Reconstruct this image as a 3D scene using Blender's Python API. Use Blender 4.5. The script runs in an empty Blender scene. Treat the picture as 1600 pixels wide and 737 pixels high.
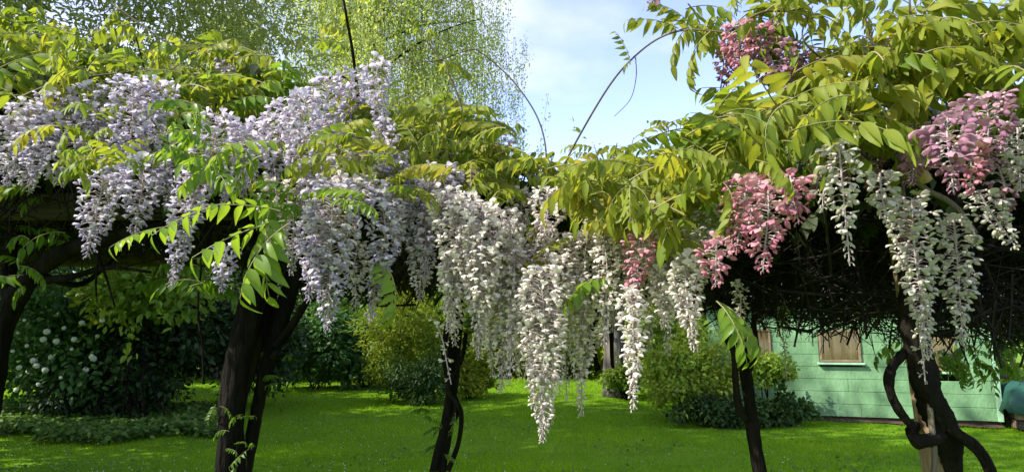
import bpy, math, random
import numpy as np
from mathutils import Vector, Matrix, Euler

random.seed(7)
rng = np.random.default_rng(11)
sc = bpy.context.scene
col = sc.collection
R = math.radians
PI = math.pi

# ------------------------------------------------------------------ camera
F = 1043.0                       # focal length in photo pixels (1600 wide)
PITCH = R(8.8)
EYE = Vector((0, 0, 1.6))
cd = bpy.data.cameras.new('camera')
cam = bpy.data.objects.new('camera', cd)
col.objects.link(cam)
cam.location = EYE
cam.rotation_euler = (PI / 2 + PITCH, 0, 0)
cd.sensor_width = 36
cd.lens = 36 * F / 1600
cd.clip_start = 0.05
cd.clip_end = 2000
sc.camera = cam

# ------------------------------------------------------------------ sky, sun, exposure
SUN_EL, SUN_AZ = 41.0, -108.0      # azimuth: clockwise from +Y (view direction)
w = bpy.data.worlds.new('World')
sc.world = w
w.use_nodes = True
nt = w.node_tree
nt.nodes.clear()
sky = nt.nodes.new('ShaderNodeTexSky')
sky.sky_type = 'NISHITA'
sky.sun_disc = False
sky.sun_elevation = R(SUN_EL)
sky.sun_rotation = R(SUN_AZ)
sky.air_density = 1.0
sky.dust_density = 0.3
sky.ozone_density = 1.0
tc = nt.nodes.new('ShaderNodeTexCoord')
mp = nt.nodes.new('ShaderNodeMapping')
mp.inputs['Scale'].default_value = (1.2, 1.2, 2.6)
mp.inputs['Location'].default_value = (0.55, 0.1, 0.2)
nz = nt.nodes.new('ShaderNodeTexNoise')
nz.inputs['Scale'].default_value = 1.5
nz.inputs['Detail'].default_value = 7
nz.inputs['Roughness'].default_value = 0.52
rp = nt.nodes.new('ShaderNodeValToRGB')
rp.color_ramp.elements[0].position = 0.41
rp.color_ramp.elements[0].color = (0.08, 0.08, 0.08, 1)
rp.color_ramp.elements[1].position = 0.58
rp.color_ramp.elements[1].color = (0.95, 0.95, 0.95, 1)
mx = nt.nodes.new('ShaderNodeMix')
mx.data_type = 'RGBA'
mx.inputs['B'].default_value = (2.1, 2.2, 2.32, 1)
bg = nt.nodes.new('ShaderNodeBackground')
bg.inputs['Strength'].default_value = 0.15
wo = nt.nodes.new('ShaderNodeOutputWorld')
L = nt.links.new
L(tc.outputs['Generated'], mp.inputs['Vector'])
L(mp.outputs['Vector'], nz.inputs['Vector'])
L(nz.outputs['Fac'], rp.inputs['Fac'])
L(rp.outputs['Color'], mx.inputs['Factor'])
hs = nt.nodes.new('ShaderNodeHueSaturation')
hs.inputs['Hue'].default_value = 0.53
hs.inputs['Saturation'].default_value = 1.12
hs.inputs['Value'].default_value = 0.92
L(sky.outputs['Color'], hs.inputs['Color'])
L(hs.outputs['Color'], mx.inputs['A'])
L(mx.outputs['Result'], bg.inputs['Color'])
L(bg.outputs['Background'], wo.inputs['Surface'])

sd = bpy.data.lights.new('sun', 'SUN')
sd.energy = 2.8
sd.angle = R(0.55)
sd.color = (1.0, 0.95, 0.86)
sun = bpy.data.objects.new('sun', sd)
col.objects.link(sun)
SUN = Vector((math.sin(R(SUN_AZ)) * math.cos(R(SUN_EL)), math.cos(R(SUN_AZ)) * math.cos(R(SUN_EL)), math.sin(R(SUN_EL))))
sun.rotation_euler = SUN.to_track_quat('Z', 'Y').to_euler()

sc.view_settings.view_transform = 'Standard'
sc.view_settings.look = 'None'
sc.view_settings.exposure = 1.95
sc.view_settings.gamma = 1
sc.render.engine = 'CYCLES'
sc.cycles.max_bounces = 8
sc.cycles.diffuse_bounces = 4
sc.cycles.transmission_bounces = 4
sc.cycles.transparent_max_bounces = 6
sc.cycles.caustics_reflective = False
sc.cycles.caustics_refractive = False

# ------------------------------------------------------------------ geometry helpers
CS, SN = math.cos(PITCH), math.sin(PITCH)


def ray(px, py):
    u, v = (px - 800) / F, (368.5 - py) / F
    return Vector((u, CS - v * SN, SN + v * CS))


def P(px, py, d):                 # point seen at (px, py), d metres ahead of the eye
    r = ray(px, py)
    return EYE + r * (d / r.y)


def gz(y):                        # the garden rises gently away from the pergola
    t = np.clip((np.asarray(y, float) - 9.5) / 20.0, 0, 1)
    return 0.62 * t * t * (2.2 - 1.2 * t)


def G(px, py):                    # point on the ground seen at (px, py)
    r = ray(px, py)
    z = 0.0
    for _ in range(25):
        q = EYE + r * ((z - EYE.z) / r.z)
        z = float(gz(q.y))
    return q


class MB:
    def __init__(s):
        s.v, s.t, s.m, s.a, s.n = [], [], [], [], 0

    def add(s, v, t, m=0, tint=0.0):
        v = np.asarray(v, dtype=np.float32).reshape(-1, 3)
        t = np.asarray(t, dtype=np.int32).reshape(-1, 3)
        s.v.append(v)
        s.t.append(t + s.n)
        s.m.append(np.full(len(t), m, np.int32) if np.isscalar(m) else np.asarray(m, np.int32))
        s.a.append(np.full(len(v), tint, np.float32) if np.isscalar(tint) else np.asarray(tint, np.float32))
        s.n += len(v)

    def inst(s, tv, tt, tm, mats, tints, voff=None):      # template copied by N 4x4 matrices
        mats = np.asarray(mats, dtype=np.float32)
        N = len(mats)
        if N == 0:
            return
        vv = np.einsum('nij,vj->nvi', mats[:, :3, :3], tv) + mats[:, None, :3, 3]
        off = (np.arange(N) * len(tv))[:, None, None]
        tris = (tt[None] + off).reshape(-1, 3)
        tn = np.repeat(np.asarray(tints, np.float32), len(tv))
        if voff is not None:
            tn = tn + np.tile(np.asarray(voff, np.float32), N)
        s.add(vv.reshape(-1, 3), tris, np.tile(tm, N), tn)

    def mesh(s, name, mats, smooth=True):
        me = bpy.data.meshes.new(name)
        v = np.concatenate(s.v)
        t = np.concatenate(s.t)
        me.vertices.add(len(v))
        me.vertices.foreach_set('co', v.ravel())
        me.loops.add(len(t) * 3)
        me.loops.foreach_set('vertex_index', t.ravel())
        me.polygons.add(len(t))
        me.polygons.foreach_set('loop_start', np.arange(0, len(t) * 3, 3, dtype=np.int32))
        me.polygons.foreach_set('material_index', np.concatenate(s.m))
        me.polygons.foreach_set('use_smooth', np.full(len(t), smooth))
        at = me.attributes.new('tint', 'FLOAT', 'POINT')
        at.data.foreach_set('value', np.concatenate(s.a))
        for m in (mats if isinstance(mats, (list, tuple)) else [mats]):
            me.materials.append(m)
        me.update(calc_edges=True)
        return me

    def build(s, name, mats, parent=None, smooth=True, **kw):
        return place(s.mesh(name, mats, smooth), name, parent, **kw)


def place(me, name, parent=None, mat=None, tint=0.0, **props):
    o = bpy.data.objects.new(name, me)
    col.objects.link(o)
    o.color = (tint, 0, 0, 1)
    if parent is not None:
        o.parent = parent
    if mat is not None:
        o.matrix_local = mat
    for k, v in props.items():
        o[k] = v
    return o


def thing(name, label, cat, loc=(0, 0, 0), rz=0.0, group=None):
    o = bpy.data.objects.new(name, None)
    o.empty_display_size = 0.1
    col.objects.link(o)
    o.location = loc
    o.rotation_euler = (0, 0, rz)
    o['label'] = label
    o['category'] = cat
    if group:
        o['group'] = group
    return o


def catmull(pts, n=6):
    p = [np.array(q, float) for q in pts]
    p = [2 * p[0] - p[1]] + p + [2 * p[-1] - p[-2]]
    out = []
    for i in range(1, len(p) - 2):
        a, b, c, d = p[i - 1:i + 3]
        for k in range(n):
            t = k / n
            out.append(0.5 * ((2 * b) + (c - a) * t + (2 * a - 5 * b + 4 * c - d) * t * t + (3 * b - a - 3 * c + d) * t ** 3))
    out.append(p[-2])
    return np.array(out)


def tube(mb, pts, radii, sides=6, rough=0.0, m=0, tint=0.0, cap=True):
    pts = np.asarray(pts, float)
    n = len(pts)
    if np.isscalar(radii):
        radii = np.full(n, radii)
    else:
        radii = np.interp(np.linspace(0, 1, n), np.linspace(0, 1, len(radii)), radii)
    tan = np.gradient(pts, axis=0)
    tan /= np.linalg.norm(tan, axis=1)[:, None] + 1e-9
    up = np.array([0.31, 0.9, 0.2]) if abs(tan[0][2]) > 0.7 else np.array([0, 0, 1.0])
    a = np.cross(tan[0], up)
    a /= np.linalg.norm(a)
    vs = []
    ph = rng.uniform(0, 6.28, 4)
    th = np.linspace(0, 2 * PI, sides, endpoint=False)
    for i in range(n):
        a = a - tan[i] * a.dot(tan[i])
        a /= np.linalg.norm(a) + 1e-9
        b = np.cross(tan[i], a)
        r = np.full(sides, radii[i])
        if rough:
            r = r * (1 + rough * (0.6 * np.sin(3 * th + ph[0] + i * 0.35) + 0.5 * np.sin(5 * th - ph[1] + i * 0.22)
                                  + 0.5 * math.sin(i * 0.7 + ph[2]) + rng.normal(0, 0.3, sides)))
        vs.append(pts[i] + (np.cos(th) * r)[:, None] * a + (np.sin(th) * r)[:, None] * b)
    V = np.concatenate(vs)
    T = []
    for i in range(n - 1):
        for k in range(sides):
            p, q = i * sides + k, i * sides + (k + 1) % sides
            T += [(p, q, q + sides), (p, q + sides, p + sides)]
    if cap and sides > 3:
        c = len(V)
        V = np.concatenate([V, pts[-1:], pts[:1]])
        e = (n - 1) * sides
        for k in range(sides):
            T += [(e + k, e + (k + 1) % sides, c), ((k + 1) % sides, k, c + 1)]
    mb.add(V, T, m, tint)


def box(mb, c, sx, sy, sz, rot=None, m=0, tint=0.0, bev=0.0):
    b = min(bev, sx * .4, sy * .4, sz * .4)
    hx, hy, hz = sx / 2, sy / 2, sz / 2
    if b <= 0:
        v = [(x, y, z) for x in (-hx, hx) for y in (-hy, hy) for z in (-hz, hz)]
        f = [(0, 1, 3, 2), (4, 6, 7, 5), (0, 4, 5, 1), (2, 3, 7, 6), (0, 2, 6, 4), (1, 5, 7, 3)]
    else:
        import itertools
        v, idx = [], {}
        for s in itertools.product((-1, 1), repeat=3):
            for ax in range(3):
                p = [s[0] * (hx - b), s[1] * (hy - b), s[2] * (hz - b)]
                p[ax] = s[ax] * (hx, hy, hz)[ax]
                idx[(s, ax)] = len(v)
                v.append(p)
        f = []
        for ax in range(3):
            o1, o2 = [k for k in range(3) if k != ax]
            for sg in (-1, 1):
                ring = []
                for q in ((-1, -1), (1, -1), (1, 1), (-1, 1)):
                    s = [0, 0, 0]
                    s[ax], s[o1], s[o2] = sg, q[0], q[1]
                    ring.append(idx[(tuple(s), ax)])
                f.append(ring)
        for ax in range(3):
            o1, o2 = [k for k in range(3) if k != ax]
            for q in itertools.product((-1, 1), repeat=2):
                s0, s1 = [0, 0, 0], [0, 0, 0]
                s0[o1], s0[o2], s0[ax] = q[0], q[1], -1
                s1[o1], s1[o2], s1[ax] = q[0], q[1], 1
                f.append([idx[(tuple(s0), o1)], idx[(tuple(s1), o1)], idx[(tuple(s1), o2)], idx[(tuple(s0), o2)]])
        for s in itertools.product((-1, 1), repeat=3):
            f.append([idx[(s, 0)], idx[(s, 1)], idx[(s, 2)]])
    v = np.array(v, float)
    T = []
    for q in f:                   # orient outwards
        q = list(q)
        nrm = np.cross(v[q[1]] - v[q[0]], v[q[2]] - v[q[0]])
        if nrm.dot(v[q].mean(0)) < 0:
            q.reverse()
        for k in range(1, len(q) - 1):
            T.append((q[0], q[k], q[k + 1]))
    if rot is not None:
        v = v @ np.array(rot.to_3x3()).T
    mb.add(v + np.array(c), T, m, tint)


def mats_from(pos, xdir, up, scale, jitter=0.0):
    """N 4x4 matrices: local +X along xdir, local +Z near up."""
    pos = np.asarray(pos, float)
    x = np.asarray(xdir, float)
    x = x / (np.linalg.norm(x, axis=1)[:, None] + 1e-9)
    z = np.broadcast_to(np.asarray(up, float), x.shape) + (rng.normal(0, jitter, x.shape) if jitter else 0)
    y = np.cross(z, x)
    y /= np.linalg.norm(y, axis=1)[:, None] + 1e-9
    z = np.cross(x, y)
    M = np.zeros((len(pos), 4, 4))
    s = np.asarray(scale, float).reshape(-1, 1) if not np.isscalar(scale) else scale
    M[:, :3, 0], M[:, :3, 1], M[:, :3, 2] = x * s, y * s, z * s
    M[:, :3, 3] = pos
    M[:, 3, 3] = 1
    return M


# ------------------------------------------------------------------ materials
def mat(name):
    m = bpy.data.materials.new(name)
    m.use_nodes = True
    n = m.node_tree
    b = n.nodes['Principled BSDF']
    return m, n, b


def ramp(n, cols):
    r = n.nodes.new('ShaderNodeValToRGB')
    e = r.color_ramp.elements
    while len(e) < len(cols):
        e.new(0.5)
    for i, c in enumerate(cols):
        e[i].position = i / (len(cols) - 1)
        e[i].color = (*c, 1)
    return r


def tint_fac(n, noise=0.0, nscale=6.0):
    at = n.nodes.new('ShaderNodeAttribute')
    at.attribute_name = 'tint'
    oi = n.nodes.new('ShaderNodeObjectInfo')
    sep = n.nodes.new('ShaderNodeSeparateColor')
    n.links.new(oi.outputs['Color'], sep.inputs['Color'])
    ad = n.nodes.new('ShaderNodeMath')
    n.links.new(at.outputs['Fac'], ad.inputs[0])
    n.links.new(sep.outputs['Red'], ad.inputs[1])
    out = ad.outputs[0]
    if noise:
        no = n.nodes.new('ShaderNodeTexNoise')
        no.inputs['Scale'].default_value = nscale
        no.inputs['Detail'].default_value = 3
        ge = n.nodes.new('ShaderNodeNewGeometry')
        n.links.new(ge.outputs['Position'], no.inputs['Vector'])
        mm = n.nodes.new('ShaderNodeMath')
        mm.operation = 'MULTIPLY_ADD'
        mm.inputs[1].default_value = noise
        n.links.new(no.outputs['Fac'], mm.inputs[0])
        n.links.new(out, mm.inputs[2])
        sb = n.nodes.new('ShaderNodeMath')
        sb.operation = 'SUBTRACT'
        sb.inputs[1].default_value = noise * 0.5
        n.links.new(mm.outputs[0], sb.inputs[0])
        out = sb.outputs[0]
    return out


def leafy(name, cols, trans=0.45, rough=0.45, boost=1.5, noise=0.3, nscale=4.0, spec=0.22):
    m, n, b = mat(name)
    r = ramp(n, cols)
    n.links.new(tint_fac(n, noise, nscale), r.inputs['Fac'])
    n.links.new(r.outputs['Color'], b.inputs['Base Color'])
    b.inputs['Roughness'].default_value = rough
    b.inputs['Specular IOR Level'].default_value = spec
    tr = n.nodes.new('ShaderNodeBsdfTranslucent')
    mu = n.nodes.new('ShaderNodeMix')
    mu.data_type = 'RGBA'
    mu.blend_type = 'MULTIPLY'
    mu.inputs['Factor'].default_value = 1
    mu.inputs['B'].default_value = (boost * 1.1, boost, boost * 0.55, 1)
    mu.clamp_result = False
    n.links.new(r.outputs['Color'], mu.inputs['A'])
    n.links.new(mu.outputs['Result'], tr.inputs['Color'])
    ms = n.nodes.new('ShaderNodeMixShader')
    ms.inputs['Fac'].default_value = trans
    n.links.new(b.outputs['BSDF'], ms.inputs[1])
    n.links.new(tr.outputs['BSDF'], ms.inputs[2])
    n.links.new(ms.outputs[0], n.nodes['Material Output'].inputs['Surface'])
    return m


def petal(name, cols, trans=0.35):
    m, n, b = mat(name)
    r = ramp(n, cols)
    n.links.new(tint_fac(n, 0.25, 60.0), r.inputs['Fac'])
    n.links.new(r.outputs['Color'], b.inputs['Base Color'])
    b.inputs['Roughness'].default_value = 0.6
    b.inputs['Specular IOR Level'].default_value = 0.2
    tr = n.nodes.new('ShaderNodeBsdfTranslucent')
    n.links.new(r.outputs['Color'], tr.inputs['Color'])
    ms = n.nodes.new('ShaderNodeMixShader')
    ms.inputs['Fac'].default_value = trans
    n.links.new(b.outputs['BSDF'], ms.inputs[1])
    n.links.new(tr.outputs['BSDF'], ms.inputs[2])
    n.links.new(ms.outputs[0], n.nodes['Material Output'].inputs['Surface'])
    return m


def rough_mat(name, cols, scale=8.0, rough=0.85, bump=0.4, bscale=30.0, stretch=(1, 1, 1), spec=0.25):
    m, n, b = mat(name)
    tcn = n.nodes.new('ShaderNodeTexCoord')
    mpn = n.nodes.new('ShaderNodeMapping')
    mpn.inputs['Scale'].default_value = stretch
    n.links.new(tcn.outputs['Object'], mpn.inputs['Vector'])
    no = n.nodes.new('ShaderNodeTexNoise')
    no.inputs['Scale'].default_value = scale
    no.inputs['Detail'].default_value = 6
    n.links.new(mpn.outputs['Vector'], no.inputs['Vector'])
    r = ramp(n, cols)
    cr = n.nodes.new('ShaderNodeMapRange')
    cr.inputs['From Min'].default_value = 0.3
    cr.inputs['From Max'].default_value = 0.7
    n.links.new(no.outputs['Fac'], cr.inputs['Value'])
    n.links.new(cr.outputs['Result'], r.inputs['Fac'])
    n.links.new(r.outputs['Color'], b.inputs['Base Color'])
    b.inputs['Roughness'].default_value = rough
    b.inputs['Specular IOR Level'].default_value = spec
    if bump:
        n2 = n.nodes.new('ShaderNodeTexNoise')
        n2.inputs['Scale'].default_value = bscale
        n2.inputs['Detail'].default_value = 4
        n.links.new(mpn.outputs['Vector'], n2.inputs['Vector'])
        bp = n.nodes.new('ShaderNodeBump')
        bp.inputs['Strength'].default_value = bump
        bp.inputs['Distance'].default_value = 0.03
        n.links.new(n2.outputs['Fac'], bp.inputs['Height'])
        n.links.new(bp.outputs['Normal'], b.inputs['Normal'])
    return m


M_wleaf = leafy('wisteria_leaf', [(0.10, 0.165, 0.015), (0.165, 0.212, 0.022), (0.228, 0.255, 0.033), (0.275, 0.25, 0.045)], 0.5, 0.5, 1.6, 0.5, 18)
M_wgreen = leafy('wisteria_green_leaf', [(0.06, 0.125, 0.012), (0.105, 0.19, 0.018), (0.17, 0.25, 0.028)], 0.5, 0.38, 1.6, 0.3, 6)
M_core = leafy('inner_leaf_painted_shade', [(0.02, 0.032, 0.008), (0.045, 0.065, 0.013)], 0.25, 0.6, 1.2)  # darker copy of the wisteria leaf, canopy shade painted into its colour
M_birch = leafy('birch_leaf', [(0.22, 0.30, 0.06), (0.31, 0.39, 0.11), (0.42, 0.48, 0.20)], 0.55, 0.5, 1.5, 0.3, 0.7)
M_willow = leafy('narrow_leaf', [(0.17, 0.22, 0.05), (0.25, 0.30, 0.085), (0.34, 0.37, 0.14)], 0.45, 0.5, 1.4, 0.3, 1.5)
M_tree = leafy('tree_leaf', [(0.04, 0.09, 0.012), (0.07, 0.13, 0.02), (0.12, 0.17, 0.03)], 0.4, 0.5, 1.4, 0.4, 0.5)
M_dark = leafy('dark_leaf', [(0.012, 0.032, 0.008), (0.025, 0.055, 0.012), (0.04, 0.085, 0.018)], 0.25, 0.5, 1.2, 0.4, 1.5)
M_vib = leafy('viburnum_leaf', [(0.03, 0.085, 0.02), (0.05, 0.13, 0.028), (0.08, 0.17, 0.04)], 0.35, 0.5, 1.3, 0.3, 2)
M_gold = leafy('golden_leaf', [(0.11, 0.17, 0.012), (0.20, 0.25, 0.018), (0.32, 0.33, 0.022)], 0.45, 0.5, 1.5, 0.4, 1.5)
M_lime = leafy('lime_leaf', [(0.10, 0.19, 0.02), (0.17, 0.27, 0.03), (0.25, 0.32, 0.04)], 0.45, 0.5, 1.5, 0.4, 1.5)
M_grass = leafy('grass_blade', [(0.055, 0.15, 0.003), (0.12, 0.255, 0.005), (0.21, 0.33, 0.009)], 0.58, 0.7, 2.0, 0.5, 0.9, 0.04)
M_cover = leafy('ivy_leaf', [(0.04, 0.10, 0.012), (0.07, 0.15, 0.02), (0.12, 0.20, 0.035)], 0.35, 0.6, 1.3)

PET = {
    'lilac': petal('lilac_petal', [(0.72, 0.68, 0.72), (0.63, 0.585, 0.66), (0.52, 0.465, 0.59), (0.39, 0.335, 0.49)], 0.4),
    'pale': petal('pale_lilac_petal', [(0.70, 0.65, 0.69), (0.63, 0.575, 0.645), (0.53, 0.47, 0.58), (0.40, 0.345, 0.485)], 0.4),
    'white': petal('white_petal', [(0.77, 0.73, 0.665), (0.73, 0.67, 0.62), (0.66, 0.58, 0.56), (0.53, 0.44, 0.43)], 0.4),
    'cream': petal('cream_petal', [(0.51, 0.49, 0.42), (0.46, 0.435, 0.375), (0.38, 0.355, 0.305)]),
    'pink': petal('pink_petal', [(0.66, 0.40, 0.43), (0.56, 0.265, 0.315), (0.45, 0.18, 0.235), (0.31, 0.12, 0.17)]),
    'mauve': petal('mauve_petal', [(0.46, 0.28, 0.33), (0.37, 0.195, 0.255), (0.27, 0.13, 0.19)]),
}
KEEL = {
    'lilac': petal('lilac_keel', [(0.52, 0.45, 0.61), (0.42, 0.355, 0.54), (0.32, 0.26, 0.46)], 0.4),
    'pale': petal('pale_lilac_keel', [(0.64, 0.58, 0.67), (0.53, 0.465, 0.60), (0.42, 0.355, 0.52)], 0.4),
    'white': petal('white_keel', [(0.74, 0.69, 0.60), (0.67, 0.59, 0.55), (0.54, 0.455, 0.46)], 0.4),
    'cream': petal('cream_keel', [(0.51, 0.49, 0.40), (0.44, 0.41, 0.34), (0.36, 0.33, 0.28)]),
    'pink': petal('pink_keel', [(0.58, 0.26, 0.33), (0.45, 0.16, 0.24), (0.33, 0.11, 0.18)]),
    'mauve': petal('mauve_keel', [(0.36, 0.18, 0.26), (0.27, 0.12, 0.19), (0.19, 0.08, 0.14)]),
}
M_pedicel = petal('flower_stalk_mauve', [(0.42, 0.36, 0.33), (0.36, 0.28, 0.30)], 0.2)
M_stalk = leafy('flower_stalk', [(0.20, 0.22, 0.08), (0.28, 0.25, 0.12)], 0.15, 0.6, 1.1)
M_calyx = petal('calyx', [(0.46, 0.38, 0.34), (0.38, 0.29, 0.31)], 0.15)
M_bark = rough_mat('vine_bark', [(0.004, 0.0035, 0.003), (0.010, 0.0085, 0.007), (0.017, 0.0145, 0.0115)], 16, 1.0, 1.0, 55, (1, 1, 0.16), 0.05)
M_barkl = rough_mat('vine_bark_painted_lit', [(0.05, 0.04, 0.03), (0.10, 0.08, 0.058), (0.16, 0.13, 0.095)], 14, 0.9, 0.9, 45, (1, 1, 0.25))  # paler copy of the vine bark, with light painted into its colour
M_twig = rough_mat('twig_bark', [(0.005, 0.004, 0.0035), (0.015, 0.012, 0.009)], 6, 0.9, 0)
M_shoot = rough_mat('green_brown_shoot', [(0.06, 0.05, 0.025), (0.11, 0.085, 0.04)], 20, 0.7, 0)
M_cut = rough_mat('cut_stub', [(0.30, 0.20, 0.11), (0.42, 0.30, 0.18)], 25, 0.85, 0.5, 60, (1, 1, .3))
M_post = rough_mat('post_wood', [(0.13, 0.085, 0.055), (0.22, 0.15, 0.10), (0.30, 0.215, 0.15)], 9, 0.85, 0.5, 30, (3, 3, 0.25))
M_beam = rough_mat('old_beam_wood', [(0.03, 0.024, 0.018), (0.06, 0.048, 0.036)], 9, 0.9, 0.5, 30, (0.25, 3, 3))
M_grey = rough_mat('grey_trunk_bark', [(0.04, 0.036, 0.03), (0.09, 0.08, 0.066), (0.15, 0.135, 0.11)], 10, 0.9, 0.8, 30, (1, 1, 0.3))
M_birchb = rough_mat('birch_bark', [(0.10, 0.09, 0.08), (0.45, 0.43, 0.40), (0.6, 0.58, 0.54)], 5, 0.8, 0.4, 30, (1, 1, 3))
M_soil = rough_mat('soil', [(0.035, 0.022, 0.015), (0.075, 0.05, 0.034)], 6, 0.95, 0.8, 25)


# ------------------------------------------------------------------ templates
def strip(rows):                  # rows of equal-length point lists -> verts, tris
    k = len(rows[0])
    v = [p for r in rows for p in r]
    t = []
    for i in range(len(rows) - 1):
        for j in range(k - 1):
            a, b = i * k + j, i * k + j + 1
            t += [(a, b, b + k), (a, b + k, a + k)]
    return np.array(v, float), np.array(t)


def leaflet_template(wid=0.40, curl=0.25, fold=0.10, n=7, twist=0.0):
    rows = []
    for i in range(n):
        t = i / (n - 1)
        wd = wid * 0.5 * (math.sin(PI * min(1, t ** 0.72)) ** 0.8) * (1 - 0.28 * t) if 0 < t < 1 else 0.012
        z = -curl * t * t
        w2 = 0.03 * math.sin(t * 9)
        rows.append([(t, -wd, z + fold * wd * 2 + w2 * 0.5), (t, 0, z), (t, wd, z + fold * wd * 2 - w2 * 0.5 + twist * wd * t)])
    return strip(rows)


LEAFLETS = [leaflet_template(0.42, 0.22, 0.12), leaflet_template(0.38, 0.35, 0.2, 7, 0.4), leaflet_template(0.45, 0.12, 0.05, 7, -0.3)]
LEAF_VOFF = np.tile([-0.08, 0.16, -0.08], 7)     # paler midrib
DIAMOND = (np.array([(0, 0, 0), (0.45, -0.3, 0.05), (1, 0, -0.12), (0.45, 0.3, 0.05)], float), np.array([(0, 1, 2), (0, 2, 3)]))
NARROW = (np.array([(0, 0, 0), (0.45, -0.13, 0.03), (1, 0, -0.12), (0.45, 0.13, 0.03)], float), np.array([(0, 1, 2), (0, 2, 3)]))
OVAL = (np.array([(0, 0, 0), (0.25, -0.24, 0.06), (0.65, -0.24, 0.03), (1, 0, -0.14), (0.65, 0.24, 0.03), (0.25, 0.24, 0.06), (0.45, 0, 0)], float),
        np.array([(0, 1, 6), (1, 2, 6), (2, 3, 6), (3, 4, 6), (4, 5, 6), (5, 0, 6)]))


def leaf_layout(r, pairs=5, droop=0.9, arc=0.9, length=1.0):
    """rachis points and leaflet matrices for a compound leaf, base at origin, along +X, unit length"""
    n = pairs + 2
    ang = 0.25
    pts = [np.zeros(3)]
    step = length / (pairs * 2 + 2)
    for i in range(pairs * 2 + 2):
        ang -= arc / (pairs * 2 + 2)
        pts.append(pts[-1] + step * np.array([math.cos(ang), r.normal(0, 0.05), math.sin(ang)]))
    pts = np.array(pts)
    ms, ll = [], []
    for k in range(pairs):
        i = 2 + 2 * k
        size = 0.27 * (0.75 + 0.5 * math.sin(PI * (k + 0.7) / (pairs + 0.6))) * r.uniform(0.88, 1.1)
        t = pts[i + 1] - pts[i]
        t /= np.linalg.norm(t)
        for sgn in (-1, 1):
            dr = droop * r.uniform(0.7, 1.3)
            side = np.array([0, sgn, 0]) * math.cos(dr) + np.array([0, 0, -1]) * math.sin(dr)
            x = side + t * r.uniform(0.3, 0.7) + r.normal(0, 0.12, 3)
            ms.append((pts[i], x, np.array([0, sgn * 0.6 * math.sin(dr), 1.0]) + r.normal(0, 0.15, 3), size))
    t = pts[-1] - pts[-2]
    ms.append((pts[-1], t + np.array([0, 0, -0.5 * droop]), np.array([t[2] * -1, 0, 1.0]), 0.26))
    pos = np.array([q[0] for q in ms])
    xs = np.array([q[1] for q in ms])
    ups = np.array([q[2] for q in ms])
    M = mats_from(pos, xs, ups, [q[3] for q in ms])
    return pts, M


NV = 10
LEAFV = []
lr = np.random.default_rng(5)
for i in range(NV):
    LEAFV.append(leaf_layout(lr, [5, 5, 6, 4, 5, 6, 4, 5, 5, 6][i], [0.7, 1.0, 0.85, 1.15, 0.5, 0.95, 0.75, 1.1, 0.3, 0.6][i],
                             [0.8, 1.2, 0.9, 1.4, 0.5, 1.0, 1.3, 0.7, 0.5, 1.1][i]))


def leaf_mesh(i, material):
    pts, M = LEAFV[i]
    mb = MB()
    tube(mb, pts, [0.011, 0.005], 3, m=1, tint=0.5, cap=False)
    for k in range(3):
        sel = M[k::3]
        tv, tt = LEAFLETS[k]
        mb.inst(tv, tt, np.zeros(len(tt), int), sel, lr.normal(0.0, 0.10, len(sel)), LEAF_VOFF)
    return mb.mesh('leaf', [material, M_stalk])


LEAF_ME = {'y': [leaf_mesh(i, M_wleaf) for i in range(NV)], 'g': [leaf_mesh(i, M_wgreen) for i in range(NV)]}
RACH_ME = []
for i in range(NV):
    mb = MB()
    tube(mb, LEAFV[i][0], [0.011, 0.005], 3, tint=0.5, cap=False)
    RACH_ME.append(mb.mesh('leaf', [M_stalk]))


def leaflet_mesh(k, material):
    mb = MB()
    mb.add(*LEAFLETS[k], 0, LEAF_VOFF)
    return mb.mesh('leaflet', [material])


LEAFLET_ME = {'y': [leaflet_mesh(k, M_wleaf) for k in range(3)], 'g': [leaflet_mesh(k, M_wgreen) for k in range(3)]}


# floret: pedicel is made with the raceme; origin = where the flower sits, +X outward
def ellipsoid_pts(c0, c1, r, sides=6, rings=4, sq=1.0):
    c0, c1 = np.array(c0, float), np.array(c1, float)
    ax = c1 - c0
    l = np.linalg.norm(ax)
    ax /= l
    y = np.cross([0, 0, 1.0], ax)
    y /= np.linalg.norm(y)
    z = np.cross(ax, y)
    v = [c0]
    for i in range(1, rings):
        t = i / rings
        rr = r * math.sin(PI * t ** 0.8) ** 0.75
        for k in range(sides):
            a = 2 * PI * k / sides
            v.append(c0 + ax * l * t + y * math.cos(a) * rr * sq + z * math.sin(a) * rr)
    v.append(c1)
    t = []
    for k in range(sides):
        t.append((0, 1 + (k + 1) % sides, 1 + k))
        for i in range(rings - 2):
            a, b = 1 + i * sides + k, 1 + i * sides + (k + 1) % sides
            t += [(a, b, b + sides), (a, b + sides, a + sides)]
        e = 1 + (rings - 2) * sides
        t.append((e + k, e + (k + 1) % sides, len(v) - 1))
    return np.array(v), np.array(t)


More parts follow.
